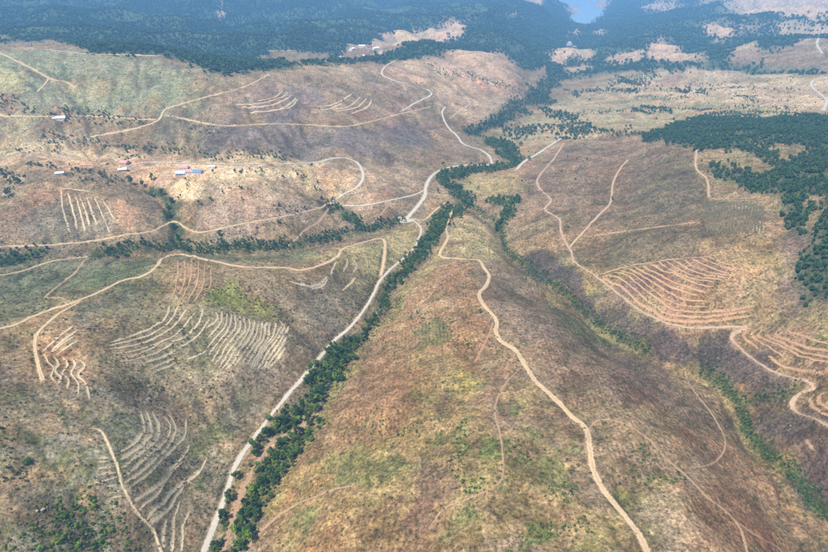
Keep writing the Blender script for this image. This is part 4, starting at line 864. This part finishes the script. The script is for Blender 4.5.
# --- river trees: the nearest stand as trees of their own, the rest as one mass
n_near = sm(.38, .55, fbm(GX, GY, 14, 3, 91) * .5 + .5)
zones = [
 ('river strip', river * clear_road * (.5 + .5 * n_near) * (1 - strip([(309, 412), (300, 428), (284, 436), (269, 446), (257, 463), (246, 484), (236, 510), (227, 540), (222, 560)], 6, 1)), .09, 3.1, ('leaf_dark', 'leaf_dark', 'leaf', 'leaf', 'leaf_fresh'), 'dark green broadleaf tree in the strip between gravel road and ridge', 'trees lining the river beside the gravel road', 1.1),
 ('right_gully', GM['right_gully'], .05, 3.0, ('leaf', 'leaf_dark', 'leaf_fresh'), 'small green tree in the narrow gully behind the central ridge', 'trees in the gully behind the ridge', .42),
 ('lower_gully', np.clip(GM['lower_gully'] + GM['side_gully'], 0, 1), .06, 3.0, ('leaf', 'leaf_fresh', 'leaf_dark'), 'small green tree in the gully at the lower right', 'trees in the lower right gully', .42),
 ('knoll_gully', np.clip(GM['knoll_gully'] + GM['knoll_dip'], 0, 1) * sm(.42, .56, fbm(GX, GY, 45, 3, 95) * .5 + .5), .09, 3.0, ('leaf_dark', 'leaf'), 'green tree in the gully between left spur and farmland', 'trees in the gully behind the left spur', .85),
 ('left_gully', GM['left_gully'], .03, 4.5, ('leaf_dark', 'leaf_dark'), 'dark green tree in the gully at the left edge above the dirt road', 'trees in the gully at the left edge', 1.0),
 ('upper_bend', np.clip(GM['upper_bend'] + GM['inner_bend'], 0, 1) * sm(.9, 1.35, RD), .035, 4.4, ('leaf_dark', 'leaf_dark', 'leaf'), 'dark green tree around the river bend below the brown hill', 'trees around the river bend', 1.25),
]
single = []; mass = []
for zi, (zn, mask, dens, gap, kinds, label, group, sc_) in enumerate(zones):
    x, y = thin(*scatter(mask, dens * 2.2, 300 + zi), gap)
    for a, b in zip(x, y): single.append((b, a, b, kinds, label, group, sc_))
single.sort(key=lambda t: t[0])
vis = lambda x, y: (abs(x) < 0.80 * (y * math.cos(PITCH) + (CZ - 10) * math.sin(PITCH)))
single = [s for s in single if vis(s[1], s[2]) and s[0] > 190]
single.sort(key=lambda t: t[0] / t[6])
def stretch(x, y, label, group):
    if 'gravel road' in label:
        for lim, txt in ((285, 'at the bottom end of the river strip'), (345, 'along the bare riverbed track'), (430, 'where the river strip is widest'), (520, 'where the river strip leaves the straight road'), (1e9, 'in the narrow upper river strip')):
            if y < lim: return ('on the road side ' if np.hypot(road_w[0][:, 0] - x, road_w[0][:, 1] - y).min() < 11 else 'on the ridge side ') + txt
    return {'trees in the lower right gully': 'in the lower right gully', 'trees in the gully behind the ridge': 'in the gully behind the central ridge', 'trees in the gully behind the left spur': 'in the gully between left spur and farmland', 'trees in the gully at the left edge': 'in the gully at the left edge', 'trees around the river bend': 'around the river bend below the brown hill'}[group]
for s in single[:300]:
    _, x, y, kinds, label, group, sc_ = s
    kd = random.choice(kinds); q = .42 + .85 * random.random() ** 1.3
    look = {'leaf': 'mid green', 'leaf_dark': 'dark green', 'leaf_fresh': 'bright green'}[kd]; size = 'small' if q < .66 else ('large' if q > .95 else 'medium')
    place_tree('broadleaf_tree', x, y, kd, sc_ * q, f'{size} {look} tree {stretch(x, y, label, group)}', group)
rest = single[300:]
BT = [join_tree(*t) for t in TREE['leaf_dark'][:2] + TREE['leaf'][:2]]
if rest:
    instancer('river_wood', np.array([s[1] for s in rest]), np.array([s[2] for s in rest]), BT, .5, 1.15, 'mass of farther green trees along gullies and river', 'wood', 5, sizes=np.array([s[6] for s in rest]))

# --- woods
def lowtree(seed, mat, h, wid, n, size):
    r = random.Random(seed); lumps = [(0, 0, h * .5, wid * .7)] + [(r.uniform(-.5, .5) * wid, r.uniform(-.5, .5) * wid, h * (.35 + .45 * r.random()), wid * .5) for k in range(5)]
    V, F = leaf_cloud(lumps, n, size, seed, 1.0); return mk_mesh('crown', V, F, M[mat])
FAR = [lowtree(s, m, 9, 4.2, 46, 1.7) for s, m in ((1, 'needle'), (2, 'needle'), (3, 'leaf_dark'), (4, 'needle'))]
WOOD = [lowtree(40 + s, m, 7.5, 2.9, 110, .85) for s, m in enumerate(('needle', 'leaf_dark', 'needle', 'needle'))]
cx_, cy_ = scatter(FOREST['conifer'] * sm(.3, .5, n2 + .12), .05, 11); instancer('conifer_wood', cx_, cy_, WOOD, .5, 1.15, 'dense dark conifer wood on the right hilltop', 'wood', 12)
clump = (1 - .6 * sm(.5, .68, fbm(GX, GY, 420, 5, 281) * .5 + .5)) * (.35 + .65 * sm(.38, .56, fbm(GX, GY, 90, 4, 97) * .5 + .5))
x, y = scatter(FOREST['mountain'] * clump * (GY < 9000), .016, 13); instancer('mountain_forest', x, y, FAR, .8, 1.6, 'dark bluish forest covering the far mountains', 'forest', 14)
x, y = scatter(FOREST['hills'] * clump * (GY < 9000), .009, 15); instancer('hill_forest', x, y, FAR, 1.0, 1.9, 'dark bluish forest on the far hills right of the reservoir', 'forest', 16)
# groves of the far valley floor
grove = poly([(500, 128), (520, 90), (548, 62), (600, 62), (660, 68), (700, 64), (700, 70), (640, 80), (660, 92), (705, 92), (700, 98), (640, 100), (680, 112), (660, 122), (600, 132), (560, 140), (548, 128), (520, 140)], 3)
g = grove * sm(.52, .62, fbm(GX * 1.0, GY * .45, 70, 4, 99) * .5 + .5) + GM['far_river']
x, y = scatter(np.clip(g, 0, 1), .014, 17); instancer('valley_grove', x, y, FAR, .5, 1.0, 'scattered dark groves on the far valley floor', 'grove', 18)
HED = [lowtree(60 + s, m, 6, 2.8, 90, .8) for s, m in enumerate(('leaf_dark', 'leaf', 'leaf_dark', 'leaf'))]
hedge = np.clip(sum(strip(p, w, 1) for p, w in (
 ([(-10, 110), (20, 109), (50, 111), (75, 113), (110, 112)], 10), ([(40, 137), (62, 141), (90, 143), (120, 149), (150, 150)], 9), ([(150, 148), (180, 152), (207, 157), (250, 156), (300, 158)], 7),
 ([(30, 164), (55, 168), (48, 165)], 6), ([(68, 172), (85, 172), (100, 174), (112, 178), (125, 182)], 9), ([(72, 181), (95, 183), (118, 184)], 6),
 ([(268, 66), (300, 66), (345, 63), (385, 62)], 16), ([(250, 62), (262, 66), (275, 66)], 14), ([(425, 65), (440, 70), (470, 78), (500, 85), (515, 90)], 10), ([(640, 98), (670, 99), (690, 98)], 12),
 ([(640, 137), (655, 131), (680, 128)], 8), ([(230, 62), (262, 70), (285, 68)], 12), ([(562, 140), (585, 135), (620, 135), (655, 133), (672, 130)], 16), ([(205, 160), (260, 158)], 4), ([(190, 178), (186, 190), (176, 203)], 3), ([(214, 178), (225, 186), (240, 190), (262, 188)], 3.5), ([(230, 172), (262, 173)], 3), ([(296, 172), (310, 182), (318, 192)], 5), ([(10, 150), (60, 152)], 5), ([(110, 156), (150, 158)], 4), ([(80, 166), (110, 166)], 4), ([(0, 172), (12, 182), (8, 198)], 9), ([(270, 206), (290, 212), (305, 212)], 4), ([(255, 232), (275, 226), (290, 224)], 4), ([(60, 118), (100, 120), (140, 122)], 6), ([(190, 128), (215, 132)], 6), ([(600, 92), (640, 90), (690, 92), (720, 90)], 7), ([(640, 108), (700, 110), (760, 108), (800, 110)], 8), ([(655, 70), (700, 67), (740, 69)], 9), ([(740, 96), (752, 102), (765, 103)], 9), ([(560, 118), (600, 112), (650, 112)], 8), ([(690, 84), (740, 88), (790, 90)], 5), ([(610, 80), (650, 76)], 9), ([(700, 116), (760, 113), (828, 118)], 12))), 0, 1)
x, y = scatter(hedge, .035, 19); instancer('hedgerow', x, y, HED, .3, .95, 'dark hedgerows and bushes along far field edges', 'hedgerow', 20)
# sparse dots of bushes on the open farmland and hills
open_far = (1 - FOREST['mountain']) * (1 - FOREST['hills']) * (1 - FOREST['conifer']) * sm(750, 1000, GY) * clear_road
x, y = scatter(open_far * sm(.45, .7, n3) + .8 * open_far * sm(560, 700, GX * 1400 / np.maximum(GY, 1)), .0009, 21); instancer('field_bushes', x, y, HED, .25, .8, 'scattered small dark bushes on the far open land', 'bushes', 22)

# --- scrub on the near slopes
near = (1 - sm(700, 1100, GY)) * clear_road * (1 - river)
SB = [bush_mesh(50 + s, 'scrub') for s in range(4)]; HB = [bush_mesh(70 + s, 'heath', .9, 1.0, 30, .3) for s in range(4)]; GB = [bush_mesh(90 + s, ('leaf', 'leaf_dark', 'leaf')[s], 1.2, 1.1, 40, .36) for s in range(3)]
heath_zone = np.clip(sum(poly(exec_patches[i][3], 6) for i in (3, 4, 5, 6, 32 + 1, 34, 35, 36)), 0, 1)
x, y = scatter(near * (.2 + .8 * lo2) * .8, .06, 23); instancer('scrub', x, y, SB, .3, 1.35, 'low olive scrub dotted over the near slopes', 'scrub', 24)
x, y = scatter(near * heath_zone * (.3 + .7 * lo2), .07, 25); instancer('heath', x, y, HB, .4, 1.3, 'grey mauve leafless scrub on the near slopes', 'scrub', 26)
damp = np.clip(sum(strip(p, w, 2) for p, w in (
 ([(362, 428), (385, 430), (400, 432), (420, 434)], 3.0), ([(205, 296), (228, 291), (262, 304), (288, 316)], 5), ([(420, 318), (432, 322), (446, 328)], 8), ([(458, 346), (470, 348), (468, 356)], 5), ([(345, 315), (360, 305), (372, 288), (378, 276)], 7),
 ([(460, 430), (462, 445), (458, 460), (462, 480), (470, 490)], 5), ([(505, 448), (522, 450), (520, 465)], 6), ([(552, 492), (572, 490)], 5), ([(515, 552), (540, 536), (580, 524)], 5), ([(60, 530), (100, 545), (60, 555), (110, 530)], 9), ([(85, 512), (92, 505), (80, 520)], 6),
 ([(400, 300), (385, 320), (372, 335)], 7), ([(350, 365), (338, 385), (325, 400)], 6), ([(5, 440), (10, 470), (20, 480)], 6), ([(135, 380), (145, 384), (170, 396)], 3), ([(620, 478), (650, 482), (675, 479)], 4), ([(790, 480), (770, 476)], 4), ([(640, 455), (632, 470)], 5))), 0, 1) * clear_road
gsh = np.clip(GM['right_gully'] + GM['lower_gully'] + GM['side_gully'], 0, 1)
GS = [bush_mesh(120 + s, ('leaf_dark', 'leaf', 'leaf_dark')[s], 1.6, 1.3, 60, .38) for s in range(3)]
x, y = scatter(gsh, .3, 41); instancer('gully_shrubs', x, y, GS, .5, 1.5, 'narrow line of dark shrubs along the right gullies', 'shrubs', 42)
damp = np.clip(damp + river * .5 * (1 - bed) * clear_road + np.clip(GM['right_gully'] + GM['lower_gully'] + GM['side_gully'], 0, 1) * .3 + GM['knoll_gully'] * .6, 0, 1)
x, y = scatter(damp, .16, 27); instancer('green_bushes', x, y, GB, .4, 1.3, 'patches of fresh green bushes on damp ground', 'bushes', 28)

# --- trees that stand alone
SOLO = [
 (152, 178, 'leaf', 1.35, 'round green tree alone on the tan field above the farm gully'), (162, 193, 'leaf_dark', 1.7, 'large round dark tree at the head of the farm gully'),
 (172, 201, 'leaf_dark', 1.6, 'round dark tree at the lower corner of the pale field'), (131, 182, 'leaf_dark', 1.8, 'large dark tree beside the hedge below the farm'),
 (143, 185, 'leaf', 1.6, 'lighter green tree right of the large dark tree below the farm'), (152, 195, 'leaf', 1.4, 'light green tree on the rim of the farm gully'),
 (168, 208, 'leaf_dark', 1.7, 'upper tree of the dark row down the farm gully'), (170, 216, 'leaf_dark', 1.6, 'middle tree of the dark row down the farm gully'),
 (175, 228, 'leaf_dark', 1.6, 'dark tree where the dirt track crosses the farm gully'), (179, 240, 'leaf_dark', 1.7, 'lowest dark tree of the farm gully'),
 (199, 202, 'leaf', 1.1, 'green tree right of the pale field'), (211, 199, 'leaf', 1.0, 'small green tree between pale field and slope'), (220, 234, 'leaf_dark', 1.5, 'tall dark tree below the farmland track'),
 (101, 175, 'leaf_dark', 1.3, 'dark tree in the hedge right of the white shed'), (223, 192, 'leaf', .8, 'small bushy tree on the dry slope below the road'),
 (242, 198, 'leaf', .8, 'small tree in the middle of the dry slope'), (213, 171, 'leaf', .8, 'small green bush tree by the road right of the farm'),
 (411, 317, 'cone', .55, 'left one of two tiny dark conifers on the ridge flank'), (417, 312, 'cone', .6, 'right one of two tiny dark conifers on the ridge flank'),
 (7, 178, 'leaf_dark', 1.5, 'dark tree at the upper left edge of the farmland'), (20, 182, 'leaf_dark', 1.5, 'dark tree beside the left edge copse'), (8, 194, 'leaf_dark', 1.7, 'big dark tree low in the left edge copse'), (26, 178, 'leaf', 1.3, 'lighter tree at the right rim of the left edge copse'),
 (612, 198, 'leaf_dark', .8, 'small dark tree at the bend of the reddish hillside track'), (438, 191, 'leaf_dark', 1.1, 'dark tree beside the wide gravel road above the ford'), (396, 218, 'leaf_dark', 1.0, 'dark tree just left of the gravel turning place'),
 (461, 216, 'leaf_dark', 1.1, 'dark tree at the start of the ridge track'), (468, 213, 'leaf', .9, 'small tree right of the start of the ridge track'), (480, 311, 'leaf', .7, 'green bush tree left of the ridge track bend'), (470, 182, 'leaf', .9, 'light green tree inside the river bend'), (478, 188, 'leaf', 1.0, 'green tree in the meadow inside the river bend'),
 (250, 168, 'leaf', .7, 'small bush tree beside the long pale road'), (283, 175, 'leaf_dark', .9, 'dark bush tree on the knoll slope'), (312, 165, 'leaf_dark', .9, 'dark tree where the pale road starts its loop'), (262, 170, 'leaf', .8, 'bush tree below the long pale road'), (322, 197, 'leaf_dark', 1.0, 'dark tree left of the knoll road junction'), (336, 206, 'leaf_dark', 1.0, 'dark tree right of the knoll road junction'),
]
pos = ground_at([(s[0], s[1] + 2) for s in SOLO])
for (px, py, kind, sc_, label), (x, y) in zip(SOLO, pos): place_tree('broadleaf_tree' if kind != 'cone' else 'conifer', x, y, kind, sc_, label, None)
BUSH = [(35, 527, 'bright green bush beside the pale boulders'), (84, 511, 'large bright green bush at lower left'), (92, 507, 'bright green bush right of the large one at lower left'), (112, 530, 'green bush near the foot of the terrace path'), (60, 540, 'wide green bush at the bottom left edge'), (78, 545, 'green bush in the middle of the bottom left thicket'), (100, 541, 'green bush at the right end of the bottom left thicket'), (40, 548, 'green bush low in the bottom left corner'), (27, 462, 'dark bush on the left scrub slope'), (62, 517, 'dark bush above the bottom left thicket')]
BM = [bush_mesh(200 + s, 'leaf_fresh' if s < 2 else 'leaf', 2.4, 2.7, 300, .4) for s in range(3)]
thick = strip([(45, 552), (70, 545), (100, 548), (122, 536)], 12, 2) + strip([(78, 518), (95, 506)], 8, 2) + strip([(20, 556), (60, 560), (110, 556)], 14, 2) + strip([(55, 512), (66, 520)], 6, 2)
x, y = scatter(np.clip(thick, 0, 1), .2, 31); instancer('thicket', x, y, BM, .15, .6, 'bright green thicket in the lower left corner', 'thicket', 32)
for q, ((px, py, label), (x, y)) in enumerate(zip(BUSH, ground_at([(b[0], b[1]) for b in BUSH]))):
    o = link(bpy.data.objects.new('bush', BM[2 if 'dark' in label else q % 2])); o.location = (x, y, float(hz(x, y))); o.rotation_euler = (0, 0, q * 1.3); s = random.uniform(.9, 1.4); o.scale = (s, s, s * .9); tag(o, label, 'bush')

# ---------------------------------------------------------------- farm buildings
M['wall_white'] = paint_material('wall_white', lin(238, 236, 232)); M['wall_blue'] = paint_material('wall_blue', lin(150, 180, 214)); M['wall_tan'] = paint_material('wall_tan', lin(206, 186, 160))
M['roof_pink'] = paint_material('roof_pink', lin(214, 160, 152)); M['roof_blue'] = paint_material('roof_blue', lin(110, 150, 206)); M['roof_white'] = paint_material('roof_white', lin(242, 240, 236)); M['roof_red'] = paint_material('roof_red', lin(168, 96, 72))
M['glass'] = paint_material('glass', lin(50, 60, 70), .2); M['door'] = paint_material('door', lin(96, 74, 58)); M['stone'] = paint_material('stone', lin(182, 172, 158), .95, .45)

def box(name, x0, x1, y0, y1, z0, z1, mat, parent):
    V = [(x, y, z) for z in (z0, z1) for x, y in ((x0, y0), (x1, y0), (x1, y1), (x0, y1))]
    return mesh_obj(name, V, [(0, 3, 2, 1), (4, 5, 6, 7), (0, 1, 5, 4), (1, 2, 6, 5), (2, 3, 7, 6), (3, 0, 4, 7)], mat, parent)

def house(name, px, py, w, l, h, rot, wall, roof, label, pitch=.5, windows=3, chimney=False, group=None, detail=True):
    w, l, h = w * 1.25, l * 1.25, h * 1.25; x, y = ground_at([(px, py)])[0]; z = float(min(hz(x + a, y + b) for a in (-w / 2, w / 2) for b in (-l / 2, l / 2)))
    t = empty(name, (x, y, z), rot); tag(t, label, 'house' if 'house' in name else 'building', group)
    V = [(-w / 2, -l / 2, -1.5), (w / 2, -l / 2, -1.5), (w / 2, l / 2, -1.5), (-w / 2, l / 2, -1.5), (-w / 2, -l / 2, h), (w / 2, -l / 2, h), (w / 2, l / 2, h), (-w / 2, l / 2, h), (-w / 2, 0, h + pitch * l / 2), (w / 2, 0, h + pitch * l / 2)]
    wl_ = mesh_obj('wall', V, [(0, 1, 5, 4), (2, 3, 7, 6), (1, 2, 6, 9, 5), (3, 0, 4, 8, 7)], M[wall], t)
    e = .5; a, b, hh = w / 2 + e, l / 2 + e, h - pitch * e
    RV = [(-a, -b, hh + .02), (a, -b, hh + .02), (a, 0, h + pitch * l / 2 + .02), (-a, 0, h + pitch * l / 2 + .02), (a, b, hh + .02), (-a, b, hh + .02)]
    RV += [(p[0], p[1], p[2] + .22) for p in RV]
    rf = mesh_obj('roof', RV, [(0, 1, 2, 3), (3, 2, 4, 5), (6, 9, 8, 7), (9, 11, 10, 8), (0, 6, 7, 1), (5, 4, 10, 11), (1, 7, 8, 2), (2, 8, 10, 4), (0, 3, 9, 6), (3, 5, 11, 9)], M[roof], t)
    if chimney: box('chimney', w * .2, w * .2 + .7, -l * .12, -l * .12 + .7, h + pitch * l * .3, h + pitch * l / 2 + 1, M['wall_white'], rf)
    if detail:
        for k in range(windows):
            wxp = -w / 2 + w * (k + .7) / (windows + .8); f = box('window', wxp - .55, wxp + .55, -l / 2 - .06, -l / 2 + .05, h * .42, h * .78, M['wall_white'], t)
            box('pane', wxp - .42, wxp + .42, -l / 2 - .09, -l / 2 - .05, h * .46, h * .74, M['glass'], f)
        box('door', w / 2 - 1.5, w / 2 - .5, -l / 2 - .07, -l / 2 + .05, -.1, 2.1, M['door'], t)
    return t
house('farm_house', 181, 174, 12, 9, 4.2, .08, 'wall_blue', 'roof_white', 'pale blue farm house with white roof, left of the farm group', .45, 3)
house('farm_house', 190, 173, 10, 9, 5.0, .05, 'wall_white', 'roof_pink', 'white farm house with pink roof in the middle of the farm group', .5, 3, True)
house('farm_house', 198, 173, 11, 9, 4.5, -.05, 'wall_white', 'roof_blue', 'blue roofed farm house on the right of the farm group', .45, 3)
house('farm_house', 184, 169, 12, 8, 4.2, .1, 'wall_white', 'roof_pink', 'pink roofed house behind the pale blue farm house', .5, 3)
house('farm_shed', 212, 168, 10, 6, 2.8, 0, 'wall_white', 'roof_white', 'small white shed by the road right of the farm', .25, 1)
house('farm_shed', 60, 174, 10, 7, 3.2, .35, 'wall_white', 'roof_white', 'white shed at the end of the track on the left farmland', .3, 1)
house('farm_house', 123, 171, 11, 8, 3.4, .3, 'wall_tan', 'roof_white', 'pale roofed building beside the farm access road', .3, 2)
house('farm_house', 125, 164, 11, 9, 4, -.2, 'wall_tan', 'roof_pink', 'pinkish house by the road left of the farm', .5, 2)
house('farm_barn', 55, 116, 34, 14, 5, .12, 'wall_white', 'roof_white', 'long white barn on the grey hill by the hedge', .25, 5)
for q, (px, py, w, rf, lb) in enumerate([(362, 47, 26, 'roof_white', 'white house highest in the distant hamlet'), (369, 49, 24, 'roof_red', 'red roofed house in the middle of the distant hamlet'), (376, 49, 26, 'roof_white', 'long white house right in the distant hamlet'), (366, 56, 22, 'roof_red', 'red roofed house low in the distant hamlet'), (352, 50, 30, 'roof_white', 'pale barn above the hamlet lane'), (381, 53, 22, 'roof_pink', 'pink roofed house at the right rim of the distant hamlet')]):
    house('hamlet_house', px, py, w * .75, 12, 6, .3 * q, 'wall_white', rf, lb, .5, 3)

# boulders at lower left, outcrop on the far hill
def rock(name, px, py, size, label, cat, seed, flat=.6):
    x, y = ground_at([(px, py)])[0]; bm = bmesh.new(); bmesh.ops.create_icosphere(bm, subdivisions=3, radius=1); r = random.Random(seed); o = [r.random() * 9 for _ in range(3)]
    for v in bm.verts:
        q = v.co.copy(); f = .72 + .5 * float(vnoise(np.array(q.x * 1.6 + o[0] + q.z), np.array(q.y * 1.6 + o[1] + q.z * .7), seed)) + .25 * float(vnoise(np.array(q.x * 4 + o[2]), np.array(q.y * 4 + q.z * 4), seed + 1)) - .12
        v.co = Vector((q.x * f * size, q.y * f * size * .8, max(q.z, -.45) * f * size * flat))
    m = bpy.data.meshes.new(name); bm.to_mesh(m); bm.free(); m.materials.append(M['stone']); ob = link(bpy.data.objects.new(name, m)); ob.location = (x, y, float(hz(x, y)) + size * .15); ob.rotation_euler = (0, 0, seed); tag(ob, label, cat)
rock('boulder', 37, 511, 1.1, 'left pale boulder on the scrub slope at lower left', 'boulder', 3)
rock('boulder', 43, 510, 1.4, 'right larger pale boulder on the scrub slope at lower left', 'boulder', 4, .8)
rock('rock_outcrop', 569, 47, 22, 'pale rock outcrop crowning the small far hill', 'outcrop', 5, 1.1)
rock('rock_outcrop', 575, 48, 15, 'lower pale rock right of the far outcrop', 'outcrop', 6, .8)

# ---------------------------------------------------------------- hazy summer air
def haze():
    m = bpy.data.materials.new('haze'); m.use_nodes = True; nt = m.node_tree; nt.nodes.clear()
    out = nt.nodes.new('ShaderNodeOutputMaterial'); v = nt.nodes.new('ShaderNodeVolumePrincipled')
    v.inputs['Color'].default_value = (.25, .56, 1.0, 1); v.inputs['Density'].default_value = 1.6e-4; v.inputs['Anisotropy'].default_value = 0.0
    nt.links.new(v.outputs[0], out.inputs['Volume'])
    top = max(float(Z.max()), CZ) + 40; hw = halfw(YS[-1]) + 50
    o = box('haze', -hw, hw, -300, YS[-1] + 50, min(float(Z.min()), WATER_Z) - 1.5, top, m, None)
    tag(o, 'thin blue summer haze over the valley', 'haze', kind='stuff')
haze()
